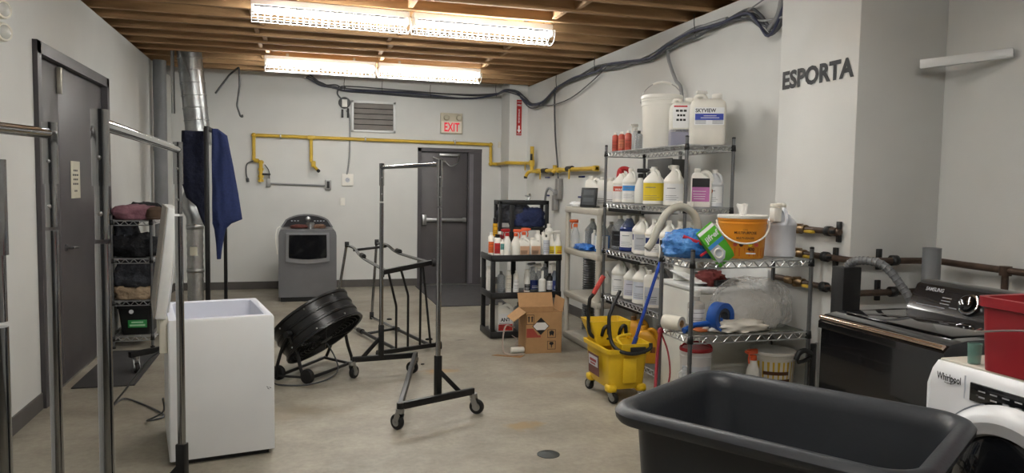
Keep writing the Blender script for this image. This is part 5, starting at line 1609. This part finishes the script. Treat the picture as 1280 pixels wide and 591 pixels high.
MB().span((-.1615, -.06, .272), (-.1603, .06, .292)).span((-.1615, -.04, .25), (-.1603, .05, .262)).build('label_print', mat('print_red2', '#8c2a2a', .5), k)
for (x, y, a) in ((-.12, -.185, -1.1), (-.12, .185, 1.8), (.11, -.185, -.6), (.11, .185, 1.5)):
    caster(mb_, x, y, a, r=.04, top=.11)
tag(MB().tube([(2.385, 4.99, .40), (2.55, 4.86, 1.13)], .012, 12).tube([(2.383, 4.992, .39), (2.40, 4.978, .46)], .017, 12).build('mop_pole', mat('mop_blue', '#2547a5', .35)), 'blue mop pole leaning from the mop bucket against the wire shelving', 'pole')

# ------------------------------------------------------------------ white machine behind the low rack
wm = thing('washer', 'white top-loading machine wedged behind the low wire rack', 'washer', (2.755, 4.515, 0))
b = MB().box((0, 0, .45), (.55, .58, .86), .012)
b.build('cabinet', mat('machine_white', '#cfcfc8', .4, var=.03), wm)
MB().box((0, 0, .895), (.555, .585, .03), .01).build('lid', WHT, wm)
MB().box((.0, 0, .01), (.5, .54, .02)).build('plinth', BLKP, wm)
MB().box((-.20, 0.02, .955), (.08, .38, .012), .004, Matrix.Rotation(.12, 4, 'X')).build('raised_flap', WHT, wm)
MB().box((.24, 0, .97), (.05, .56, .12), .012).build('console', WHT, wm)
jug('squat milky bottle standing on the white machine behind the blue mop pole', (2.60, 4.70, .911), -.6, .8, body=HDPE, lab=None, sz=.7, group='things on the white machine')
tag(MB().lump((2.66, 4.42, .911), (.16, .22, .10), 61, .25, 4).build('maroon_rag', mat('maroon_rag', '#5d2422', .9)), 'maroon rag crumpled on the lid of the white machine', 'rag')
tag(MB().box((2.72, 4.36, .935), (.20, .10, .045), .015, Matrix.Rotation(.2, 4, 'Z')).build('dark_tray', BLKP), 'dark tray lying on the lid of the white machine', 'tray')
hz = thing('drain_hose', 'thick pale grey hose arching up behind the low wire rack', 'hose', (0, 0, 0))
hpts = [(2.72, 4.62, .93), (2.66, 4.55, 1.03), (2.56, 4.38, 1.14), (2.50, 4.31, 1.26), (2.475, 4.3, 1.345), (2.433, 4.3, 1.405), (2.35, 4.3, 1.435), (2.265, 4.3, 1.395), (2.205, 4.3, 1.30), (2.165, 4.3, 1.21), (2.13, 4.3, 1.165)]
MB().tube(hpts, .025, 16, smooth=6, cap=False).build('hose', mat('hose_grey', '#a9a698', .35, alpha=.97), hz)
MB().tube(smooth_path(hpts, 6)[4:-4], .021, 12).build('hose_lining', mat('hose_inner', '#8a877c', .5), hz)

# ------------------------------------------------------------------ low wire rack
RX0, RX1, RY0, RY1 = 2.17, 2.965, 3.80, 4.17
T2 = (.32, .705, 1.14)
wr2 = wire_rack('wire_shelving', 'low wire rack carrying the orange bucket in front of the lettered pilaster', RX0, RX1, RY0, RY1, T2, 1.2, 'wire shelving units', tops=(1.195, 1.205, 1.19, 1.19))
q3, q2, q1 = T2[2] + .003, T2[1] + .003, T2[0] + .003
sh_ = MB().span((-.38, -.16, q2 - .002), (.38, .17, q2 + .001)).build('shelf_liner', mat('shelf_liner', '#55594f', .6), wr2)
q2 += .002
bagm = mat('blue_film', '#1f5aa6', .25, alpha=.95, hex2='#4f8fd0', vscale=14, bump=.6, bscale=30)
bb_ = thing('plastic_bag', 'blue plastic bag tied with red strips on the low wire rack top', 'bag', (2.27, 4.0, q3))
MB().lump((0, 0, 0), (.33, .30, .17), 71, .14, 2.6, 60, ridge=.16).build('bag_film', bagm, bb_)
rt = MB().tube([(-.11, -.10, .13), (-.05, -.125, .105), (.0, -.14, .09), (.05, -.135, .10)], .011, 6, smooth=4).tube([(-.05, -.13, .10), (-.0, -.14, .11), (.04, -.13, .12), (.08, -.10, .15)], .007, 6, smooth=4).tube([(-.02, -.145, .02), (.03, -.15, .05), (.06, -.14, .04)], .008, 6, smooth=4)
rt.build('red_tie', mat('red_tie', '#c22840', .5), bb_)
gpk = thing('pouch', 'green and white printed pouch slanting in front of the blue bag', 'pouch', (2.330, 3.825, q3 + .085))
GR = Matrix.Rotation(-.16, 4, 'X') @ Matrix.Rotation(math.radians(-37), 4, 'Y').inverted()
GR = Matrix.Rotation(-.16, 4, 'X') @ Matrix.Rotation(math.radians(-36), 4, 'Y')
def gp_(name, m, f, par):
    k = MB(); f(k); k._xf(k.bm.verts, GR); return k.build(name, m, par)
GRN = mat('pouch_green', '#57b32e', .35)
po = gp_('pouch_body', GRN, lambda k: k.loft([[(-.06, 0, -.12), (.06, 0, -.12), (.06, .004, -.12), (-.06, .004, -.12)], [(-.062, -.012, -.09), (.062, -.012, -.09), (.062, .014, -.09), (-.062, .014, -.09)], [(-.062, -.016, 0), (.062, -.016, 0), (.062, .018, 0), (-.062, .018, 0)], [(-.062, -.01, .09), (.062, -.01, .09), (.062, .012, .09), (-.062, .012, .09)], [(-.062, 0, .125), (.062, 0, .125), (.062, .004, .125), (-.062, .004, .125)]]), gpk)
gp_('white_strip', LABW, lambda k: k.loft([[(-.061, -.010, .098), (.061, -.010, .098), (.061, -.009, .098), (-.061, -.009, .098)], [(-.061, -.004, .116), (.061, -.004, .116), (.061, -.003, .116), (-.061, -.003, .116)]]), po)
gp_('blue_strip', mat('sky_label', '#3d86c8'), lambda k: k.box((.0, -.017, .012), (.12, .003, .022)), po)
gp_('picture_panel', LABG, lambda k: k.prism([(-.06, -.0), (.005, -.0), (.02, -.06), (-.01, -.088), (-.06, -.088)], .003, Matrix.Translation((0, -.0145, 0)) @ RX), po)
gp_('picture_ring', WHTP, lambda k: k.tube([(-.025 + .026 * math.cos(a * PI / 8), -.019, -.042 + .026 * math.sin(a * PI / 8)) for a in range(16)], .005, 6, closed=True), po)
gp_('lettering', LABW, lambda k: k.text('jifref', (0, -.0185, .045), (1, 0, 0), (0, 0, 1), .046, width=.105, bold=.03), po)

ob = pail('wipes_bucket', 'orange wipes bucket with a white lid and handle on the low wire rack', (2.585, 3.955, q3), .128, .142, .255, mat('bucket_orange', '#dd8a22', .42, hex2='#e39a2e'), WHTP, -.55, bail=.5, bail_up=False)
ob.rotation_euler = (0, 0, -.45)
k = MB().shell(.1285, .015, .065, -PI / 2 - 1.3, -PI / 2 + 1.3, r2=.1315)
k.build('label_base_band', mat('label_orange_deep', '#cf6420', .5), ob)
for bd_, o_, sz_, w_, b_ in (('MULTIPURPOSE', (0, -.1425, .148), .020, .125, .03), ('WIPES', (0, -.1425, .168), .010, None, .0), ('MULTI-USAGES', (0, -.141, .118), .016, .10, .03), ('400', (.035, -.1375, .050), .026, None, .03)):
    MB().text(bd_, o_, (1, 0, 0), (0, 0, 1), sz_, width=w_, bold=b_).build('lettering', mat('label_brown', '#4a2a10', .5), ob)
k = MB().box((.035, -.1345, .034), (.055, .001, .008))
k.build('label_pill', LABW, ob)
for i, (x, c_) in enumerate(((-.055, 'wash_red'), (-.02, 'label_brown'), (.03, 'yellow_label'), (.065, 'wash_red'))):
    MB().lathe([(.012, 0), (.012, .0012)], M=Matrix.Translation((x, -.1385 + .02 * abs(x) ** .5 * .5, .085)) @ RX, seg=16).build('label_icon', MATS[c_], ob)
lm = MB()
lps = []
for k_ in range(8):
    z_ = .245 + .075 * k_ / 7
    lps.append([((.017 + .017 * (k_ / 7) ** 1.3) * (1 + .45 * noise.noise(Vector((math.cos(a_ * PI / 10) * 2.2, math.sin(a_ * PI / 10) * 2.2, k_ * .25)))) * math.cos(a_ * PI / 10),
                 (.013 + .012 * (k_ / 7)) * (1 + .45 * noise.noise(Vector((math.cos(a_ * PI / 10) * 2.2, math.sin(a_ * PI / 10) * 2.2, k_ * .25 + 9)))) * math.sin(a_ * PI / 10),
                 z_ + (.012 * noise.noise(Vector((a_ * .7, 3., 1.))) if k_ == 7 else 0)) for a_ in range(20)])
lm.loft(lps)
lm.build('wipe_tuft', mat('tissue_white', '#ecebe8', .9), ob)

wj = jug('large white unlabelled jug with a square cap standing right of the orange bucket', (2.855, 3.96, q3), -.3, 1.26, body=mat('jug_bluish_white', '#d3d6dd', .4, var=.03), lab=None, sz=.86, group='jugs on the low wire rack', hang=-.6)
du_ = thing('dosing_bottle', 'small white dosing bottle hooked on the neck of the large white jug', 'bottle', (2.775, 3.90, q3 + .215))
MB().box((0, 0, .045), (.055, .05, .085), .008).build('cup', WHTP, du_)
MB().lathe([(.033, .09), (.033, .105), (.03, .11)], seg=18).box((.04, .02, .098), (.09, .016, .01), .003).build('lid', CREAM, du_)

tr_ = thing('paper_roll', 'cream paper roll lying at the left end of the low rack middle shelf', 'roll', (2.15, 3.97, q2 + .044))
RM = Matrix.Rotation(math.radians(62), 4, 'Z') @ Matrix.Rotation(PI / 2, 4, 'Y')
RM = Matrix.Rotation(math.radians(-62), 4, 'Z') @ Matrix.Rotation(PI / 2, 4, 'Y')
MB().lathe([(.022, -.06), (.043, -.06), (.043, .06), (.022, .06), (.022, -.06)], M=RM, seg=26, cap=False).build('paper', CREAM, tr_)
MB().lathe([(.018, -.0615), (.0225, -.0615), (.0225, .0615), (.018, .0615), (.018, -.0615)], M=RM, seg=20, cap=False).build('core', CARD, tr_)
tr_.location = (2.158, 3.985, q2 + .044)
bt_ = thing('tape_dispenser', 'blue hand tape dispenser with a roll of tape on the low rack middle shelf', 'tape dispenser', (2.39, 3.88, q2))
BM = Matrix.Translation((.02, 0, .088)) @ Matrix.Rotation(math.radians(-70), 4, 'Z') @ Matrix.Rotation(PI / 2, 4, 'Y')
MB().lathe([(.055, -.032), (.086, -.034), (.086, .034), (.055, .032), (.055, -.032)], M=BM, seg=34, cap=False).build('wheel', BLU, bt_)
MB().lathe([(.036, -.026), (.056, -.026), (.056, .026), (.036, .026), (.036, -.026)], M=BM, seg=30, cap=False).build('tape_roll', mat('dark_tape', '#2d3340', .3), bt_)
MB().tube([(.0, 0, .055), (-.07, 0, .05), (-.15, -.0, .045), (-.235, -.03, .02)], [.022, .018, .016, .017], 12).box((-.02, 0, .075), (.09, .05, .02), .006).build('grip', BLU, bt_)
tag(MB().box((2.345, 3.95, q2 + .004), (.16, .12, .008), .002, .2).build('orange_card', mat('orange_card', '#c06a38', .6)), 'flat orange card lying under the tape dispenser', 'card')
bottle('clear bottle with a white and orange label behind the tape dispenser', (2.335, 4.03, q2 + .012), -.4, .052, .21, body=mat('clear_grey', '#cfcac2', .15, alpha=.6), cap=WHTP, lab=LABW, group=None, lb=(.05, .5), sh=.62, neck=.4, capr=.42)
pb_ = thing('plastic_bag', 'bulging clear plastic bag on the low rack middle shelf', 'bag', (2.695, 4.0, q2))
MB().lump((0, 0, 0), (.54, .30, .31), 91, .07, 1.8, 72, power=2.4, ridge=.10).build('bag_film', mat('clear_film', '#f0efec', .1, alpha=.3, var=.03, bump=1., bscale=22), pb_)
MB().lump((0, 0.01, .004), (.38, .22, .20), 93, .12, 2, 48).build('bag_contents', mat('bag_contents', '#e2dfd8', .5, alpha=.7, bump=.5, bscale=30), pb_)
tag(MB().lump((2.53, 3.905, q2), (.36, .19, .07), 95, .22, 2.5, power=3.4).build('white_cloth', mat('off_white_cloth', '#cfcabf', .8)), 'folded off-white cloth under the front of the clear bag', 'cloth')

rl = pail('red_lid_tub', 'white tub with a red lid on the bottom shelf of the low rack', (2.325, 4.0, q1), .085, .095, .275, mat('tub_white', '#c9c6c4', .4), mat('lid_red', '#a3262c', .4), -.4, bail=None)
k = MB().shell(.0885, .05, .17, -PI / 2 - 1.1, -PI / 2 + 1.1, r2=.0925).build('label_sticker', LABG, rl)
MB().tube([(.09 * math.cos(a * PI / 10), -.02, .275 + .035 * math.sin(a * PI / 10)) for a in range(11)], .006, 8).build('lid_handle', MATS['lid_red'], rl)
bottle('clear crumpled bottle left of the red-lidded tub', (2.225, 3.95, q1), 0, .035, .17, body=CLEAR, cap=CLEAR, group=None)
spray('white spray bottle with an orange trigger on the low rack bottom shelf', (2.68, 3.93, q1), .2, 1.05, body=WHTP, trig=mat('orange_plastic', '#e2623a'), group=None)
yb = pail('yellow_label_bucket', 'white-lidded bucket with a yellow label on the bottom shelf of the low rack', (2.86, 4.0, q1), .125, .138, .235, mat('bucket_white', '#d2cfc4', .4), WHTP, -.3, bail=None)
k = MB().shell(.1265, .03, .18, -PI / 2 - 1.4, -PI / 2 + 1.4, r2=.1355).build('label_sticker', mat('label_mustard', '#c9a428', .5), yb)
k2 = MB().shell(.1325, .10, .122, -PI / 2 - .7, -PI / 2 + .5, r2=.1335).shell(.1305, .055, .075, -PI / 2 - .4, -PI / 2 + .6, r2=.1312).build('label_print', mat('label_brown', '#4a2a10'), k)
ca = thing('bar_clamp', 'black clamp gripping the near right post of the low rack', 'clamp', (2.965, 3.775, .36))
MB().box((.02, 0, .13), (.03, .025, .26), .006).tube([(.01, 0, .215), (-.04, 0, .235), (-.08, 0, .22), (-.10, 0, .18)], .016, 10, smooth=4).tube([(.0, 0, .19), (-.05, 0, .17), (-.085, 0, .165)], .012, 8).box((.02, 0, .26), (.028, .03, .03), .006).build('clamp_body', BLKP, ca)
MB().box((.04, 0, .13), (.012, .016, .30), .002).build('clamp_bar', STEEL, ca)
rs = tag(MB().tube([(2.165, 4.145, .690), (2.155, 4.14, .66), (2.14, 4.14, .5), (2.13, 4.14, .2), (2.125, 4.14, .02)], .010, 7, smooth=4).tube([(2.165, 4.145, .66), (2.20, 4.12, .55), (2.215, 4.11, .42), (2.20, 4.11, .32)], .006, 6, smooth=4).tube([(2.150, 4.148, .675), (2.175, 4.148, .665)], .018, 8).build('red_strap', mat('red_strap', '#9c3540', .6)), 'red cord knotted on the low rack and hanging to the floor', 'cord')
# ------------------------------------------------------------------ black washer
BG = mat('gloss_black', '#0e0e10', .12, coat=.6, var=.1)
sw = thing('washer', 'glossy black top-loading washer in the near right corner', 'washer', (2.65, 2.54, 0))
wx, wy = .335, .34
b = MB()
b.loft([[(-wx, -wy, .03), (wx, -wy, .03), (wx, wy, .03), (-wx, wy, .03)], [(-wx, -wy, .90), (wx, -wy, .90), (wx, wy, .90), (-wx, wy, .90)], [(-wx + .005, -wy, .955), (wx, -wy, .955), (wx, wy, .955), (-wx + .005, wy, .955)]])
b.build('cabinet', BG, sw)
MB().box((0, 0, .015), (.6, .62, .03)).build('plinth', BLKP, sw)
b = MB()
b.prism([(-wx - .012, .925), (-wx - .012, .955), (-wx + .02, .985), (-wx + .10, .998), (.16, 1.0), (.17, .955), (-wx, .925)], 2 * wy + .012, Matrix.Translation((0, wy + .006, 0)) @ Matrix.Rotation(PI / 2, 4, 'X'))
b.build('top_deck', BG, sw)
MB().box((-.055, 0, 1.001), (.39, .57, .008), .004).build('lid', mat('lid_glass', '#1c1d1f', .06, coat=1.), sw)
b = MB()
b.tube([(-wx - .004, -wy + .0, .975), (-wx - .004, wy + .0, .975)], .011, 10)
b.build('chrome_trim', mat('bronze_chrome', '#c9b3a0', .15, 1.), sw)
b = MB()
b.prism([(.13, .95), (.145, 1.005), (.20, 1.115), (.235, 1.135), (.30, 1.135), (.33, 1.10), (.33, .95)], 2 * wy + .01, Matrix.Translation((0, wy + .005, 0)) @ Matrix.Rotation(PI / 2, 4, 'X'))
cn = b.build('console', mat('console_gloss', '#19191b', .2, coat=.4), sw)
nrm = Vector((-.894, 0, .447))
def on_con(y, t):
    return Vector((.145 + .055 * t, y, 1.005 + .11 * t)) + nrm * .002
cM = lambda y, t: Matrix.Translation(on_con(y, t)) @ nrm.to_track_quat('Z', 'Y').to_matrix().to_4x4()
MB().lathe([(.05, 0), (.048, .012), (.042, .014)], M=cM(.02, .5), seg=30).build('dial_ring', CHROME, cn)
MB().lathe([(.038, .01), (.036, .032), (.03, .036)], M=cM(.02, .5), seg=28).build('dial', BG, cn)
k = MB().text('SAMSUNG', on_con(.23, .80) + nrm * .001, (0, -1, 0), (.447, 0, .894), .026, bold=.02, width=.10)
for (y, t, w_) in ((.15, .62, .05), (.15, .5, .05), (.15, .38, .05), (.10, .28, .04), (-.09, .62, .05), (-.09, .5, .06), (-.09, .38, .05), (-.18, .6, .06), (-.18, .4, .06)):
    p = on_con(y, t)
    k.box(p, (.001, w_, .004), 0, Matrix.Rotation(-.46, 4, 'Y') if False else None)
for y0_ in (.24,):
    k.box(on_con(y0_ - .02, .22), (.001, .16, .003))
k.build('console_print', mat('print_silver', '#9c9c9e', .4), cn)

MB_ = MB().span((2.66, 3.16, 0), (2.77, 3.25, 1.165), .006)
tag(MB_.build('drain_box', mat('matte_black', '#111113', .6)), 'black upright box column at the far side of the black washer', 'box')
gh = thing('drain_hose', 'grey ribbed hose arching from the black column down behind the washer console', 'hose')
hp = smooth_path([(2.715, 3.205, 1.10), (2.72, 3.20, 1.17), (2.745, 3.15, 1.20), (2.79, 3.05, 1.19), (2.84, 2.98, 1.10), (2.88, 2.93, .98), (2.95, 2.925, .7), (3.0, 2.95, .3)], 10)
MB().tube(hp, .02, 14).build('hose', mat('hose_mid_grey', '#6e7072', .45), gh)
rb = MB()
for i in range(2, len(hp) - 2, 2):
    d = (hp[i + 1] - hp[i - 1]).normalized() * .003
    rb.tube([hp[i] - d, hp[i] + d], .0225, 12)
rb.build('hose_ring', mat('hose_mid_grey', '#6e7072'), gh, each=True)

# ------------------------------------------------------------------ white washer
vw = thing('washer', 'white front-loading washer with a black control strip under the red bin', 'washer', (2.46, 1.71, 0))
vx, vy = .375, .335
WB = mat('washer_white', '#dcdee0', .25, var=.02)
b = MB()
b.prism([(-vx, .02), (-vx, .90), (-vx + .008, .955), (-vx + .03, .98), (vx, .98), (vx, .02)], 2 * vy, Matrix.Translation((0, vy, 0)) @ Matrix.Rotation(PI / 2, 4, 'X'))
bmesh.ops.bevel(b.bm, geom=[e for e in b.bm.edges if e.calc_length() < .95 and len(e.link_faces) == 2 and abs(e.verts[0].co.y - e.verts[1].co.y) < 1e-5], offset=.012, segments=2, affect='EDGES')
b.build('cabinet', WB, vw)
MB().box((.01, 0, .983), (.70, .64, .008), .003).build('worktop', mat('worktop_beige', '#cfcabc', .4), vw)
k = MB().span((-vx - .004, -.28, .885), (-vx + .004, .165, .945), .003)
cs_ = k.build('control_strip', mat('strip_black', '#141517', .15, coat=.3), vw)
k = MB()
for i in range(9):
    y = .12 - i * .042
    k.span((-vx - .0048, y - .012, .922), (-vx - .004, y + .012, .926)).span((-vx - .0048, y - .012, .903), (-vx - .004, y + .010, .908))
k.build('strip_print', mat('print_silver', '#9c9c9e'), cs_)
MB().span((-vx - .0018, .185, .885), (-vx + .002, .1875, .96)).build('panel_seam', LABG, vw)
k = MB().text('Whirlpool', (-vx - .0015, .247, .925), (0, -1, 0), (0, 0, 1), .034, width=.095, bold=.02)
k.tube([(-vx - .0015, .25 + .028 * math.cos(a), .928 + .010 * math.sin(a)) for a in [i * .35 for i in range(3, 16)]], .0012, 5)
k.build('lettering', INK, vw)
DM = Matrix.Translation((-vx, .0, .605)) @ Matrix.Rotation(-PI / 2, 4, 'Y')
d_ = MB().lathe([(.30, -.01), (.30, .012), (.285, .035), (.25, .05), (.215, .045), (.205, .02), (.2, .0)], M=DM, seg=60, cap=False)
do_ = d_.build('door', WB, vw)
MB().lathe([(.302, .001), (.307, .001), (.307, .004), (.302, .004), (.302, .001)], M=DM, seg=60, cap=False).build('door_seam', INKG, do_)
MB().lathe([(.21, .03), (.18, .045), (.10, .075), (.001, .085)], M=DM, seg=48, cap=False).build('door_window', mat('dark_glass', '#121316'), do_)
MB().lathe([(.25, .0505), (.215, .047), (.208, .03)], M=DM, seg=60, cap=False).build('door_shade_ring', mat('ring_shade_grey', '#a8a9aa', .4), do_)  # shade on the inner slope of the white door, painted grey

# red bin on it
rbn = thing('red_bin', 'dark red plastic bin with a wire handle on top of the white washer', 'bin', (2.265, 1.665, .987))
b = MB()
b.loft([rrect(.295, .415, 0, .03), rrect(.312, .432, .20, .03), rrect(.335, .455, .205, .035), rrect(.335, .455, .235, .035), rrect(.295, .415, .235, .03), rrect(.255, .355, .015, .025)])
b.build('bin_body', mat('bin_red', '#8e1c24', .38, var=.06), rbn)
MB().tube([(-.155, .205, .13), (-.19, .19, .125), (-.20, .05, .155), (-.20, -.1, .175), (-.165, -.21, .19)], .003, 6, smooth=4).build('wire_handle', STEEL, rbn)
gc_ = thing('cup', 'small clear green drinking cup on the white washer beside the red bin', 'cup', (2.155, 1.93, .987))
MB().lathe([(.017, 0), (.019, .002), (.022, .068), (.020, .068), (.017, .005), (.001, .005)], seg=24).build('glass', mat('green_clear', '#7fa79c', .12, alpha=.5), gc_)

# ------------------------------------------------------------------ black bin truck in front
LA = -.9896
tub = thing('bin_truck', 'large dark grey plastic bin truck in the right foreground', 'bin', (1.495, 1.987, 0), LA)
TL, TW, TZ = .937, .734, .86
tm_ = mat('bin_charcoal', '#2a2d31', .42, var=.08, vscale=5, bump=.05, bscale=90)
b = MB()
def tr(d, z, r):
    return rrect(TL - d, TW - d, z, r, 10)
b.loft([tr(.22, .17, .08), tr(.20, .19, .09), tr(.115, TZ - .055, .105), tr(.10, TZ - .05, .11), tr(.02, TZ - .052, .115), tr(.004, TZ - .04, .12), tr(0, TZ - .022, .12), tr(.02, TZ - .006, .12), tr(.05, TZ, .11),
        tr(.085, TZ - .004, .10), tr(.115, TZ - .02, .09), tr(.135, TZ - .06, .085), tr(.225, .21, .075), tr(.26, .185, .06)])
b.build('tub', tm_, tub)
MB().span((-.33, -.2, .13), (.33, .2, .175), .008).build('chassis', BLK, tub)
for sx in (-1, 1):
    for sy in (-1, 1):
        caster(tub, sx * .27, sy * .15, .4 * sx, r=.05, top=.135)

# floor drain
fdn = thing('floor_drain', 'round dark floor drain cover in the open concrete', 'drain', (1.405, 4.03, 0))
MB().lathe([(.055, 0), (.055, .004), (.045, .006), (.001, .006)], seg=28).build('cover', mat('drain_dark', '#3a3f3e', .5, .4), fdn)
MB().lathe([(.055, .0), (.066, .0), (.066, .003), (.055, .005)], seg=28, cap=False).build('rim', MATS['drain_dark'], fdn)
"""debris"""
for i, (x, y, s_) in enumerate(((1.03, 8.55, .03), (1.28, 7.35, .035), (1.05, 6.35, .016))):
    tag(MB().lump((x, y, 0), (s_ * 2, s_ * 1.2, s_ * .6), 120 + i, .3, 4, 12).build('floor_scrap', BLKC),
        ('dark scrap on the floor beyond the tipped rack', 'dark scrap on the floor between tipped rack and cardboard box', 'tiny dark scrap on the floor near the orange stain')[i], 'scrap')
